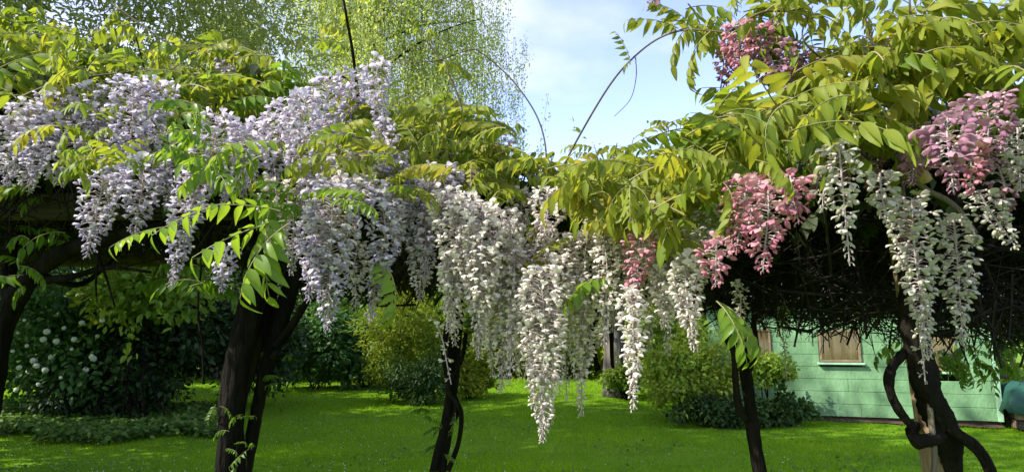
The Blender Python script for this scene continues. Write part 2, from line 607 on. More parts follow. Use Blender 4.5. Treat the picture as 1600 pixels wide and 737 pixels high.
def floret_template(kind):
    vs, ts, ms, n = [], [], [], 0

    def put(v, t, m):
        nonlocal n
        vs.append(v)
        ts.append(np.asarray(t) + n)
        ms.append(np.full(len(t), m))
        n += len(v)
    put(*ellipsoid_pts((-0.15, 0, 0), (0.22, 0, -0.02), 0.15, 5, 3), 1)
    if kind == 3:                 # closed bud
        put(*ellipsoid_pts((0.05, 0, 0), (0.95, 0, -0.22), 0.24, 5, 4, 0.8), 3)
    else:
        op = (0.25, 0.55, 0.85)[kind]           # how far the banner is thrown back
        rows = []
        for v in (0, 0.28, 0.58, 0.85, 1.0):
            wd = {0: 0.14, 0.28: 0.44, 0.58: 0.56, 0.85: 0.46, 1.0: 0.16}[v]
            row = []
            for u in (-1, -0.5, 0, 0.5, 1):
                notch = 0.08 if (v == 1.0 and u == 0) else 0
                s = v - notch
                x = 0.18 + s * (0.95 - op * 0.9) - 0.16 * u * u * (1 if op > .5 else -0.9) * (0.4 + v)
                z = 0.10 + s * (0.62 + op * 0.42) - 0.28 * s * s + (0 if op > .5 else -0.22 * u * u * v)
                row.append((x, u * wd, z))
            rows.append(row)
        put(*strip(rows), 0)
        put(*ellipsoid_pts((0.15, 0, 0.02), (0.98, 0, -0.16), 0.25, 6, 4, 0.72), 3)
    return np.concatenate(vs), np.concatenate(ts), np.concatenate(ms)


FLOR = [floret_template(k) for k in range(4)]
FLOR_ME = {}
for c in PET:
    FLOR_ME[c] = []
    for tv, tt, tm in FLOR:
        mb = MB()
        mb.add(tv, tt, tm)
        FLOR_ME[c].append(mb.mesh('floret', [PET[c], M_calyx, M_pedicel, KEEL[c]]))


def raceme(parent, p0, p1, width, colour, fs=0.017, dens=1.0, split=False, tipbare=0.0):
    p0, p1 = np.array(p0), np.array(p1)
    Ln = np.linalg.norm(p1 - p0)
    side = rng.normal(0, 0.03 * Ln, 3) * np.array([1, 1, 0.2])
    axis = catmull([p0, p0 * .67 + p1 * .33 + side, p0 * .33 + p1 * .67 + side * .4, p1], 5)
    n = max(8, int(Ln * 450 * dens * (0.016 / fs) ** 0.8 * (width / 0.09) ** 0.7))
    org = Vector(p0)
    mb = MB()
    tube(mb, axis - p0, [0.0022, 0.0012], 4, tint=0.4, cap=False)
    L0 = np.linspace(0, 1, len(axis))
    gold = 2.39996
    a0 = rng.uniform(0, 6.28)
    groups = {0: [], 1: [], 2: [], 3: []}
    for i in range(n):
        t = (i + rng.uniform(-0.4, 0.4)) / n
        t = min(1, max(0.0, t)) ** (1.0 + tipbare)
        a = a0 + i * gold + rng.normal(0, 0.25)
        c = np.array([np.interp(t, L0, axis[:, k]) for k in range(3)]) - p0
        shape = min(1.0, 0.62 + t * 3.0) * (1 - 0.72 * max(0, (t - 0.18) / 0.82) ** 1.15)
        rad = max(0.006, width * 0.5 * shape * rng.uniform(0.72, 1.12) - fs * 0.7)
        s = fs * 1.1 * (1 - 0.55 * max(0, (t - 0.55) / 0.45)) * rng.uniform(0.82, 1.15)
        drop = rng.normal(0.25, 0.30) + 0.7 * t
        out = np.array([math.cos(a), math.sin(a), 0])
        q = c + out * rad + np.array([0, 0, rad * 0.25 - rad * 0.5 * t])
        x = out * math.cos(drop) + np.array([0, 0, -math.sin(drop)]) + rng.normal(0, 0.12, 3)
        if t > 0.93 or (t > 0.72 and rng.random() < 0.55):
            k = 3
            s *= 0.8
        else:
            k = int(rng.choice([0, 1, 2], p=[0.45, 0.35, 0.2]))
        tint = np.clip(0.18 + 0.55 * t ** 1.5 + rng.normal(0, 0.17), 0, 1)
        groups[k].append((q, x, s, tint))
        mid = (c + q) / 2 + np.array([0, 0, 0.15 * rad])
        tube(mb, [c, mid, q], [0.0011, 0.0008], 3, tint=0.3, cap=False)
    if split:
        root = mb.build('flower_raceme', [M_pedicel], parent)
        root.location = org
        for k, g in groups.items():
            if not g:
                continue
            Ms = mats_from([e[0] for e in g], [e[1] for e in g], (0, 0, 1), [e[2] for e in g], 0.15)
            for e, Mx in zip(g, Ms):
                place(FLOR_ME[colour][k], 'floret', root, Matrix(Mx.tolist()), float(e[3]))
        return root, n
    mb.m = [np.full(len(x), 2, np.int32) for x in mb.m]
    for k, g in groups.items():
        if g:
            tv, tt, tm = FLOR[k]
            mb.inst(tv, tt, tm, mats_from([e[0] for e in g], [e[1] for e in g], (0, 0, 1), [e[2] for e in g], 0.15), [e[3] for e in g])
    root = mb.build('flower_raceme', [PET[colour], M_calyx, M_pedicel, KEEL[colour]], parent)
    root.location = org
    return root, 0


# ================================================================== SETTING
M_lawn, n_, b_ = mat('lawn_ground')
no = n_.nodes.new('ShaderNodeTexNoise')
no.inputs['Scale'].default_value = 1.3
no.inputs['Detail'].default_value = 9
no.inputs['Roughness'].default_value = 0.7
ge = n_.nodes.new('ShaderNodeNewGeometry')
n_.links.new(ge.outputs['Position'], no.inputs['Vector'])
r_ = ramp(n_, [(0.05, 0.11, 0.004), (0.10, 0.19, 0.007), (0.15, 0.24, 0.01)])
n_.links.new(no.outputs['Fac'], r_.inputs['Fac'])
n_.links.new(r_.outputs['Color'], b_.inputs['Base Color'])
b_.inputs['Roughness'].default_value = 1
b_.inputs['Specular IOR Level'].default_value = 0.1
mb = MB()
gx = np.concatenate([[-300, -120, -50], np.linspace(-26, 26, 53), [50, 120, 300]])
gy = np.concatenate([[-60, -20], np.linspace(-4, 40, 45), [70, 150, 400]])
gr = []
for y in gy:
    gr.append([(x, y, 0.025 * math.sin(x * 0.9 + y * 0.4) * math.sin(y * 0.7 + 1) * (abs(x) < 25) + float(gz(y))) for x in gx])
mb.add(*strip(gr))
mb.build('lawn', [M_lawn], kind='structure')

# grass blades over the part of the lawn that shows
N = 230000
yy = 7.6 + 18.0 * rng.random(N) ** 1.6
xx = rng.uniform(-0.86, 0.86, N) * yy
pos = np.stack([xx, yy, 0.025 * np.sin(xx * 0.9 + yy * 0.4) * np.sin(yy * 0.7 + 1) - 0.01 + gz(yy)], 1)
patch = 0.5 + 0.25 * np.sin(xx * 1.7 + 1.3 * np.sin(yy * 0.9)) + 0.25 * np.sin(yy * 2.3 + xx * 0.6)
h = rng.uniform(0.025, 0.065, N) * (0.75 + 0.5 * patch) * (yy / 9) ** 0.1
wd = 0.0045 * (yy / 9)
a = rng.uniform(0, 2 * PI, N)
lean = rng.normal(0, 0.5, (N, 2)) * h[:, None]
V = np.zeros((N, 3, 3))
V[:, 0] = pos + np.stack([np.cos(a) * wd, np.sin(a) * wd, 0 * a], 1)
V[:, 1] = pos - np.stack([np.cos(a) * wd, np.sin(a) * wd, 0 * a], 1)
V[:, 2] = pos + np.stack([lean[:, 0], lean[:, 1], h], 1)
mb = MB()
mb.add(V.reshape(-1, 3), np.arange(N * 3).reshape(-1, 3), 0, np.repeat(np.clip(0.12 + 0.6 * patch + rng.normal(0, 0.2, N), 0, 1), 3))
mb.build('grass', [M_grass], kind='stuff', label='short green lawn grass under and behind the pergola', category='grass')

# tiny white clover and daisy heads in the grass
M_daisy = rough_mat('daisy_white', [(0.6, 0.58, 0.5), (0.75, 0.73, 0.68)], 10, 0.8, 0)
N = 420
yy = 8.0 + 6 * rng.random(N) ** 1.4
xx = np.where(rng.random(N) < 0.6, rng.uniform(-0.8, -0.05, N), rng.uniform(-0.5, 0.45, N)) * yy
tv, tt = ellipsoid_pts((0, 0, 0), (1, 0, 0.001), 0.5, 5, 3)
mb = MB()
Ms = mats_from(np.stack([xx, yy, rng.uniform(0.03, 0.055, N) + gz(yy)], 1), np.tile([0, 0, 1.0], (N, 1)) + rng.normal(0, .2, (N, 3)), (0, 1, 0), rng.uniform(0.007, 0.015, N))
mb.inst(tv, tt, np.zeros(len(tt), int), Ms, np.zeros(N))
mb.build('daisies', [M_daisy], kind='stuff', label='tiny white daisy and clover heads scattered in the lawn', category='flowers')


# broad leaved weeds and clover between the blades
N = 5200
yy = 7.9 + 9 * rng.random(N) ** 1.5
xx = rng.uniform(-0.8, 0.8, N) * yy
ok = np.sin(xx * 1.9 + 2.2 * np.sin(yy * 1.1)) + np.sin(yy * 2.7 - xx * 0.8) + rng.normal(0, 0.5, N) > 0.7
pos = np.stack([xx, yy, rng.uniform(0.02, 0.05, N) + gz(yy)], 1)[ok]
mb = MB()
x = rng.normal(0, 1, (len(pos), 3)) * np.array([1, 1, 0.35])
mb.inst(OVAL[0] * np.array([1, 1.5, 1]), OVAL[1], np.zeros(len(OVAL[1]), int), mats_from(pos, x, np.array([0, -0.4, 1.0]), rng.uniform(0.03, 0.06, len(pos)), 0.35), np.clip(rng.normal(0.5, 0.3, len(pos)), 0, 1))
mb.build('clover', [M_cover], kind='stuff', label='low clover and broad leaved weeds in patches across the lawn', category='weeds')


# ------------------------------------------------------------------ trees and shrubs
def scatter_leaves(mb, centres, radii, n, size, tmpl, up=0.5, flat=0.75, tint0=0.5, tvar=0.18, cvar=0.15, droop=0.3):
    centres = np.asarray(centres, float)
    K = len(centres)
    radii = np.broadcast_to(np.asarray(radii, float), (K,))
    pw = radii ** 2
    pw = pw / pw.sum()
    idx = rng.choice(K, n, p=pw)
    d = rng.normal(0, 1, (n, 3))
    d /= np.linalg.norm(d, axis=1)[:, None]
    rr = radii[idx] * (0.45 + 0.62 * rng.random(n) ** 0.5)
    pos = centres[idx] + d * rr[:, None] * np.array([1, 1, flat])
    x = d + rng.normal(0, 0.7, (n, 3))
    x[:, 2] -= droop
    upv = d * 0.7 + np.array([0, 0, up]) + rng.normal(0, 0.45, (n, 3))
    ct = rng.normal(tint0, cvar, K)
    M = mats_from(pos, x, upv, size * rng.uniform(0.65, 1.3, n))
    tv, tt = tmpl
    mb.inst(tv, tt, np.zeros(len(tt), int), M, np.clip(ct[idx] + rng.normal(0, tvar, n), 0, 1))


def sprays(mb, cl, rad, c, k, size, tmpl, tint0):
    """leafy shoots that stick out of the crown and break its outline"""
    pos, xs, tn = [], [], []
    for _ in range(k):
        i = rng.integers(len(cl))
        d = cl[i] - c + rng.normal(0, 0.25, 3) * rad[i] * 3
        d = d / (np.linalg.norm(d) + 1e-6) + np.array([0, 0, 0.35]) + rng.normal(0, 0.3, 3)
        ln = rad[i] * rng.uniform(1.2, 2.2)
        m_ = int(rng.integers(10, 18))
        tt_ = rng.uniform(0.3, 1, m_)
        q = cl[i] + d * (tt_ * ln)[:, None] + np.array([0, 0, -0.35]) * (tt_ ** 2 * ln)[:, None] + rng.normal(0, size * 0.35, (m_, 3))
        pos.append(q)
        xs.append(d * 0.6 + rng.normal(0, 0.6, (m_, 3)) + np.array([0, 0, -0.3]))
        tn.append(np.clip(tint0 + 0.15 + rng.normal(0, 0.15, m_), 0, 1))
    pos, xs, tn = np.concatenate(pos), np.concatenate(xs), np.concatenate(tn)
    pos[:, 2] = np.maximum(pos[:, 2], 0.03)
    tv, tt = tmpl
    mb.inst(tv, tt, np.zeros(len(tt), int), mats_from(pos, xs, np.array([0, 0, 1.0]) + rng.normal(0, .4, xs.shape), size * rng.uniform(0.6, 1.2, len(pos))), tn)


def clumps(n, c, rad, shell=0.55):
    d = rng.normal(0, 1, (n, 3))
    d /= np.linalg.norm(d, axis=1)[:, None]
    r = shell + (1 - shell) * rng.random(n)
    p = np.array(c) + d * r[:, None] * np.array(rad)
    return p


def shrub(name, label, cat, base, w_, d_, h_, n, size, material, group=None, ncl=26, tmpl=OVAL, stems=6, z0=0.1, tint0=0.5, bark=None, clr=0.24):
    base = (base[0], base[1], float(gz(base[1])))
    t = thing(name, label, cat, base, 0, group)
    c = np.array([0, 0, z0 + (h_ - z0) * 0.5])
    cl = clumps(ncl, c, (w_ / 2 * 0.82, d_ / 2 * 0.82, (h_ - z0) / 2 * 0.85), 0.35)
    low = np.clip(1 - (cl[:, 2] - z0) / max(0.1, (h_ - z0) * 0.5), 0, 1)
    if z0 < 0.4:
        cl[:, :2] *= (1 + 0.35 * low)[:, None]
    cl[:, 2] = np.maximum(cl[:, 2], z0)
    rad = rng.uniform(0.6, 1.25, ncl) * clr * (w_ * d_ * h_) ** (1 / 3)
    mb = MB()
    scatter_leaves(mb, cl, rad, n, size, tmpl, tint0=tint0)
    sprays(mb, cl, rad, c, int(ncl * 2.2), size, tmpl, tint0)
    mb.build('foliage', [material], t)
    for k in range(stems):
        q = cl[rng.integers(ncl)]
        mb = MB()
        b0 = np.array([rng.normal(0, 0.08 * w_), rng.normal(0, 0.08 * d_), -0.05])
        tube(mb, catmull([b0, b0 * 0.5 + q * 0.4 + rng.normal(0, 0.05, 3), q], 4), [0.022, 0.006], 5, 0.1)
        mb.build('stem', [bark or M_bark], t)
    return t


def tree(name, label, base, trunk_h, r0, crown_c, crown_r, n, size, material, bark, group=None, ncl=34, tmpl=OVAL, limbs=9, tint0=0.5, lean=(0, 0), clr=0.2, flat=0.75):
    base = (base[0], base[1], float(gz(base[1])))
    t = thing(name, label, 'tree', base, 0, group)
    top = np.array([crown_c[0], crown_c[1], crown_c[2] + crown_r[2] * 0.55])
    mb = MB()
    tube(mb, catmull([(0, 0, -0.1), (lean[0] * .3, lean[1] * .3, trunk_h * 0.5), (lean[0], lean[1], trunk_h), top * 0.5 + np.array([lean[0], lean[1], trunk_h]) * 0.5, top], 6),
         [r0 * 1.35, r0, r0 * 0.85, r0 * 0.5, r0 * 0.12], 12, 0.07)
    mb.build('trunk', [bark], t)
    cl = clumps(ncl, crown_c, crown_r, 0.35)
    for k in range(limbs):
        q = cl[k]
        s = np.array([lean[0], lean[1], trunk_h]) * rng.uniform(0.85, 1.0)
        s = s + (top - s) * rng.uniform(0, 0.5)
        mb = MB()
        tube(mb, catmull([s, s * 0.55 + q * 0.45 + np.array([0, 0, 0.25]), q], 5), [r0 * 0.42, r0 * 0.1], 6, 0.08)
        mb.build('limb', [bark], t)
    mb = MB()
    rad = rng.uniform(0.65, 1.3, ncl) * clr * (crown_r[0] * crown_r[1] * crown_r[2]) ** (1 / 3) * 2
    scatter_leaves(mb, cl, rad, n, size, tmpl, tint0=tint0, flat=flat)
    sprays(mb, cl, rad, np.array(crown_c, float), ncl * 3, size, tmpl, tint0)
    mb.build('crown', [material], t)
    return t


# weeping birch behind the pergola ------------------------------------------------
def birch(label, base, height, rad, n_strand, seed, px_note=None, leaf=0.05, per=26, zlow=3.0, group='pale weeping birches behind the pergola'):
    base = (base[0], base[1], float(gz(base[1])))
    t = thing('birch_tree', label, 'tree', base, 0, group)
    mb = MB()
    tube(mb, catmull([(0, 0, -0.1), (0.1, 0, height * 0.3), (-0.1, 0.1, height * 0.6), (0.1, 0, height * 0.97)], 8), [0.2, 0.16, 0.1, 0.03], 12, 0.05)
    mb.build('trunk', [M_birchb], t)
    mbl, strands = MB(), MB()
    nl = 42
    ends = []
    for k in range(nl):
        z = height * (0.2 + 0.76 * (k + rng.random()) / nl)
        a = k * 2.4 + rng.normal(0, 0.3)
        rr = rad * (0.35 + 0.65 * math.sin(PI * min(1, (z / height) * 0.85 + 0.1)) ** 0.8) * rng.uniform(0.7, 1.1)
        q = np.array([math.cos(a) * rr, math.sin(a) * rr, z + rr * 0.35])
        s = np.array([0, 0, z - 0.3])
        path = catmull([s, s * .5 + q * .5 + np.array([0, 0, 0.35]), q, q + np.array([math.cos(a) * .3, math.sin(a) * .3, -0.5])], 5)
        mb = MB()
        tube(mb, path, [0.055, 0.012], 5, 0.08)
        mb.build('limb', [M_birchb if k % 3 else M_bark], t)
        ends.append(path)
    pos, xs, tn = [], [], []
    for s in range(n_strand):
        path = ends[s % nl]
        p = path[rng.integers(3, len(path))] + rng.normal(0, 0.23 * rad, 3) * np.array([1, 1, 0.8])
        ln = rng.uniform(0.8, 3.8)
        sway = rng.normal(0, 0.10, 2)
        tt_ = np.linspace(0, 1, 5)
        sp = np.stack([p[0] + sway[0] * tt_ * ln, p[1] + sway[1] * tt_ * ln, np.maximum(zlow * 0.4, p[2] - ln * tt_)], 1)
        tube(strands, sp, [0.006, 0.003], 3, cap=False)
        u = rng.random(per)
        q = np.stack([np.interp(u, tt_, sp[:, k]) for k in range(3)], 1) + rng.normal(0, 0.12, (per, 3))
        pos.append(q)
        d = rng.normal(0, 0.6, (per, 3))
        d[:, 2] -= 0.9
        xs.append(d)
        tn.append(np.clip(rng.normal(0.5, 0.14) + rng.normal(0, 0.18, per), 0, 1))
    strands.build('hanging_twigs', [M_bark], t, kind='stuff')
    pos, xs, tn = np.concatenate(pos), np.concatenate(xs), np.concatenate(tn)
    mb = MB()
    tv, tt = DIAMOND
    upv = rng.normal(0, 1, pos.shape) + np.array([0, -0.3, 0.3])
    M = mats_from(pos, xs, upv, leaf * rng.uniform(0.7, 1.25, len(pos)))
    mb.inst(tv, tt, np.zeros(2, int), M, tn)
    mb.build('crown', [M_birch], t)
    return t


birch('broad weeping birch with pale hanging twigs rising behind the middle of the pergola', (-5.5, 27.0, 0), 24.0, 4.2, 4300, 1, leaf=0.115, per=38)
birch('narrow bright birch standing left of the broad weeping birch', (-9.9, 22.5, 0), 13.6, 1.35, 1300, 2, leaf=0.105, per=32)

# tree overhanging the top left corner, narrow leaves
tree('ash_tree', 'tree with long narrow leaves overhanging the top left corner', (-5.9, 6.6, 0), 2.6, 0.09, (1.1, 0.1, 5.2), (2.5, 1.9, 1.9), 19000, 0.10, M_willow, M_grey, None, 80, NARROW, 8, 0.5, (0.15, 0), 0.15, 0.6)

# tall trees added out of view on the left to cast shade
SH = 'unseen trees added at the left to cast shade'
tree('added_shade_tree', 'unseen tall broad tree added to shade the lawn, nearest the pergola', (-8.6, 5.5, 0), 3.0, 0.25, (0, 0, 8.6), (2.7, 2.6, 6.5), 14500, 0.24, M_tree, M_grey, SH, 70, OVAL, 12, 0.5)
tree('added_shade_tree', 'unseen tall broad tree added to shade the lawn, behind the nearest one', (-11.2, 9.4, 0), 3.0, 0.28, (0, 0, 9.0), (2.8, 2.7, 6.8), 15000, 0.24, M_tree, M_grey, SH, 70, OVAL, 12, 0.5)

tree('added_shade_tree', 'shorter broad tree added to shade the bushes, level with the snowball bush', (-14.0, 14.6, 0), 2.0, 0.22, (0, 0, 5.2), (2.8, 2.6, 3.9), 12000, 0.24, M_tree, M_grey, SH, 50, OVAL, 10, 0.4)  # added to keep the sun off the left bushes

# background belt of trees and tall shrubs
BG = 'trees at the far end of the garden'
belt = [
    (-14.5, 21, 6.5, 3.2, 'dark leafy tree at the far left end of the garden', M_tree, 0.3),
    (-9.6, 22, 5.5, 2.8, 'leafy tree behind the snowball bush at the garden end', M_tree, 0.5),
    (-5.4, 23, 5.6, 2.8, 'leafy tree behind the golden shrub at the garden end', M_tree, 0.45),
    (-1.2, 24, 5.4, 2.7, 'leafy tree behind the yellow sunlit shrub at the garden end', M_lime, 0.3),
    (2.4, 26, 6.0, 2.9, 'bright leafy tree behind the grey trunk at the garden end', M_lime, 0.35),
    (6.4, 25, 6.0, 3.0, 'leafy tree behind the left end of the green shed', M_tree, 0.5),
    (11.0, 24, 6.5, 3.2, 'leafy tree behind the middle of the green shed', M_tree, 0.4),
    (15.8, 22, 6.5, 3.4, 'dark leafy tree behind the right end of the green shed', M_tree, 0.3),
    (19.5, 19, 6.5, 3.4, 'dark leafy tree at the far right end of the garden', M_tree, 0.3),
]
for x, y, h_, r_c, lab, mm_, t0 in belt:
    tree('garden_tree', lab, (x, y, 0), h_ * 0.3, 0.16, (0, 0, h_ * 0.5), (r_c, 2.0, h_ * 0.5), 11000, 0.2, mm_, M_grey, BG, 34, OVAL, 6, t0, clr=0.26)

# mature grey trunk standing in the sunlit far lawn
tg = G(942, 602)
t = tree('grey_tree', 'tree with thick pale grey trunk at the sunlit end of the lawn', (tg.x, 17.5, 0), 3.4, 0.27, (0, 0.3, 4.6), (2.6, 1.8, 1.6), 6500, 0.17, M_lime, M_grey, None, 34, OVAL, 9, 0.4)

# shrubs -----------------------------------------------------------------------
def gpos(px, py):
    g = G(px, py)
    return (g.x, g.y, 0)


def at(px, d):
    return ((px - 800) / F * (d * CS - 0.2), d, 0)


vib = shrub('snowball_bush', 'large bush with round white flower balls at the far left', 'bush', at(70, 13.4), 3.1, 2.2, 3.0, 8000, 0.13, M_vib, ncl=30, tint0=0.5)
ball_tv, ball_tt = ellipsoid_pts((-1, 0, 0), (1, 0, 0.001), 1.0, 9, 6)
tiny_tv, tiny_tt = OVAL


def snowball(parent, loc, r):
    mb = MB()
    k = 60
    d = rng.normal(0, 1, (k, 3))
    d /= np.linalg.norm(d, axis=1)[:, None]
    tang = np.cross(d, rng.normal(0, 1, (k, 3)))
    M = mats_from(d * 0.8, tang + d * 0.2, d, np.full(k, 0.62))
    M[:, :3, 3] -= M[:, :3, 0] * 0.5
    mb.add(ball_tv * 0.8, ball_tt)
    mb.inst(tiny_tv, tiny_tt, np.zeros(len(tiny_tt), int), M, np.zeros(k))
    return mb.mesh('flower_head', [M_snow])


M_snow = petal('snowball_white', [(0.58, 0.64, 0.48), (0.74, 0.77, 0.66)], 0.2)
SB = [snowball(None, None, 1) for _ in range(3)]
spots = [(42, 540), (68, 530), (88, 533), (52, 563), (30, 574), (45, 580), (57, 571), (71, 578), (73, 518), (60, 600), (25, 609), (135, 578), (143, 557), (146, 560), (128, 504), (152, 525), (134, 577), (100, 512), (28, 520), (112, 545), (20, 548), (38, 500), (95, 590), (80, 558), (160, 500), (116, 530)]
for k, (px, py) in enumerate(spots):
    p = P(px, py, 12.25 + rng.uniform(-0.1, 0.2)) - vib.location
    place(SB[k % 3], 'flower_head', vib, Matrix.Translation(p) @ Euler(rng.uniform(0, 6, 3).tolist()).to_matrix().to_4x4() @ Matrix.Scale(rng.uniform(0.034, 0.07), 4))

HG = 'dark evergreen bushes behind the left stems'
shrub('evergreen_bush', 'dark dense evergreen bush right of the snowball bush', 'bush', at(232, 14.4), 3.9, 2.2, 3.6, 12000, 0.13, M_dark, HG, ncl=30, tint0=0.35)
shrub('evergreen_bush', 'dark dense evergreen bush behind the forked vine stem', 'bush', at(365, 15.4), 3.1, 2.0, 3.5, 9500, 0.13, M_dark, HG, ncl=30, tint0=0.4)
shrub('evergreen_bush', 'low dark bush in front of the snowball bush', 'bush', at(175, 13.2), 3.4, 1.0, 1.05, 4500, 0.11, M_dark, HG, ncl=22, tint0=0.3)
shrub('maple_bush', 'loose yellow green bush showing above the snowball bush', 'bush', at(205, 12.6), 3.0, 1.1, 3.1, 2600, 0.15, M_lime, None, ncl=26, tint0=0.4, z0=2.05)

shrub('green_shrub', 'mid green leafy shrub between forked vine and golden shrub', 'bush', at(490, 19.0), 2.9, 1.6, 2.7, 6500, 0.14, M_vib, 'green shrubs at the back of the lawn', ncl=26, tint0=0.6)
shrub('green_shrub', 'low dark green shrub at the left foot of the golden shrub', 'bush', at(562, 19.6), 2.2, 1.4, 1.9, 4200, 0.14, M_vib, 'green shrubs at the back of the lawn', ncl=22, tint0=0.4)
shrub('golden_shrub', 'golden yellow shrub with long leaves left of the middle stem', 'bush', at(632, 16.6), 2.5, 1.5, 2.75, 6000, 0.145, M_gold, 'yellow leaved shrubs', ncl=30, tmpl=NARROW, tint0=0.15, z0=0.3)
shrub('dark_shrub', 'dark narrow leaved shrub at the foot of the golden shrub', 'bush', at(652, 15.7), 1.5, 0.9, 1.1, 3000, 0.15, M_dark, None, ncl=18, tmpl=NARROW, tint0=0.8, z0=0.05)
shrub('golden_shrub', 'bright yellow sunlit shrub right of the middle stem', 'bush', at(748, 22.5), 2.9, 1.4, 2.7, 6500, 0.13, M_gold, 'yellow leaved shrubs', ncl=30, tint0=0.6)
shrub('golden_shrub', 'small yellow shrub right beside the middle stem', 'bush', at(735, 17.0), 1.2, 0.9, 1.3, 2600, 0.11, M_gold, 'yellow leaved shrubs', ncl=16, tint0=0.35)
shrub('golden_shrub', 'far yellow shrub between the white flowers and grey trunk', 'bush', at(868, 22), 3.0, 1.4, 3.6, 7500, 0.14, M_gold, 'yellow leaved shrubs', ncl=32, tint0=0.7)
shrub('lime_shrub', 'tall lime green bush seen behind the golden shrub and middle stem', 'bush', at(676, 22), 3.8, 1.4, 3.7, 9000, 0.13, M_lime, 'lime green shrubs', ncl=34, tint0=0.45)
shrub('lime_shrub', 'small lime green bush at the foot of the grey trunk', 'bush', at(975, 16.9), 1.1, 0.8, 0.8, 2200, 0.09, M_lime, 'lime green shrubs', ncl=14, tint0=0.5)
shrub('lime_shrub', 'lime green bush behind the lawn right of the grey trunk', 'bush', at(1040, 19), 2.6, 1.2, 2.2, 5000, 0.12, M_lime, 'lime green shrubs', ncl=26, tint0=0.45)
shrub('lime_shrub', 'lime green bushy shrub beside the left end of the shed', 'bush', at(1078, 13.2), 1.85, 1.3, 1.8, 5500, 0.095, M_lime, 'lime green shrubs', ncl=34, tint0=0.75)
shrub('lime_shrub', 'spreading lime green branches in front of the shed wall', 'bush', at(1195, 12.7), 1.2, 0.7, 1.25, 1500, 0.085, M_lime, 'lime green shrubs', ncl=12, tint0=0.5, z0=0.85)
shrub('dark_shrub', 'low dark shrub at the foot of the lime bush and shed', 'bush', at(1140, 12.5), 2.3, 0.7, 0.55, 3600, 0.08, M_dark, None, ncl=26, tint0=0.7, z0=0.02)
shrub('dark_shrub', 'low dark leafy plant at the left corner of the shed wall', 'bush', at(1228, 12.6), 0.8, 0.5, 0.55, 1200, 0.11, M_dark, None, ncl=12, tint0=0.9, z0=0.02)

shrub('added_shade_bush', 'unseen tall dark bush added to shade the near lawn at left', 'bush', (-7.9, 7.2, 0), 2.6, 3.0, 4.6, 9000, 0.12, M_dark, None, ncl=40, tint0=0.6)  # out-of-view bush, added to keep sun off the near lawn
BB = 'loose shrubs along the back of the lawn'
for px, d_, w_, h_, m_, t0, lab in (
        (455, 21.5, 2.4, 2.6, M_vib, 0.7, 'loose green shrub at the back of the lawn behind the forked stem'),
        (530, 22.5, 2.8, 3.0, M_lime, 0.25, 'loose yellow green shrub between the two green shrubs at the back'),
        (592, 20.5, 2.2, 2.2, M_lime, 0.45, 'loose lime shrub left of the golden shrub at the back'),
        (805, 24.0, 2.6, 2.4, M_lime, 0.6, 'low lime shrub far behind the white flower veil'),
        (925, 23.5, 2.4, 2.0, M_gold, 0.5, 'low yellow shrub behind the grey trunk'),
        (1010, 21.0, 2.2, 2.3, M_lime, 0.6, 'loose lime shrub far behind the white racemes right of the grey trunk'),
        (1105, 17.5, 2.0, 2.2, M_lime, 0.4, 'loose green shrub behind the lime bush and left of the shed')):
    shrub('back_shrub', lab, 'bush', at(px, d_), w_, 1.5, h_, 5000, 0.13, m_, BB, ncl=26, tint0=t0, clr=0.28)

# ivy ground cover along the left bed
N = 15000
mb = MB()
yy = rng.uniform(10.4, 15.0, N)
xx = rng.uniform(-0.80, -0.40, N) * yy
keep = yy > 11.0 + 0.45 * np.sin(xx * 2.1) + 0.2 * np.sin(xx * 5.3)
pos = np.stack([xx, yy, rng.uniform(0.02, 0.18, N) + gz(yy)], 1)[keep]
n1 = len(pos)
x = rng.normal(0, 1, (n1, 3)) * np.array([1, 1, .3])
mb.inst(OVAL[0] * np.array([1, 1.5, 1]), OVAL[1], np.zeros(len(OVAL[1]), int), mats_from(pos, x, np.array([0, -0.3, 1.0]), rng.uniform(0.06, 0.12, n1), 0.4), rng.random(n1))
mb.build('ground_cover', [M_cover], kind='stuff', label='low leafy ground cover along the shady bed at left', category='ground cover')
mb = MB()
mb.add(*strip([[(-9.5, y, float(gz(y)) + 0.035), (-7.2 + 0.15 * math.sin(y * 3), y, float(gz(y)) + 0.035)] for y in np.linspace(12.6, 16.0, 14)]))
mb.build('flower_bed', [M_soil], kind='structure')

# ------------------------------------------------------------------ shed
gl, gr_ = G(1112, 650), G(1568, 669)
gl.z = gr_.z = min(gl.z, gr_.z)
ux = (gr_ - gl).normalized()
Ls = (gr_ - gl).length
rz = math.atan2(ux.y, ux.x)
nrm = Vector((ux.y, -ux.x, 0))        # outward, towards the camera


def wall_u(px, py):                   # hit of a pixel ray with the wall: distance along, height
    r = ray(px, py)
    s = (gl - EYE).dot(nrm) / r.dot(nrm)
    q = EYE + r * s
    return (q - gl).dot(ux), q.z - gl.z


def shed_paint(name, c):
    m = rough_mat(name, [tuple(v * 0.68 for v in c), c, tuple(min(1, v * 1.25 + 0.02) for v in c)], 2.2, 0.6, 0.3, 18, (1.6, 1, 0.9), 0.3)
    return m


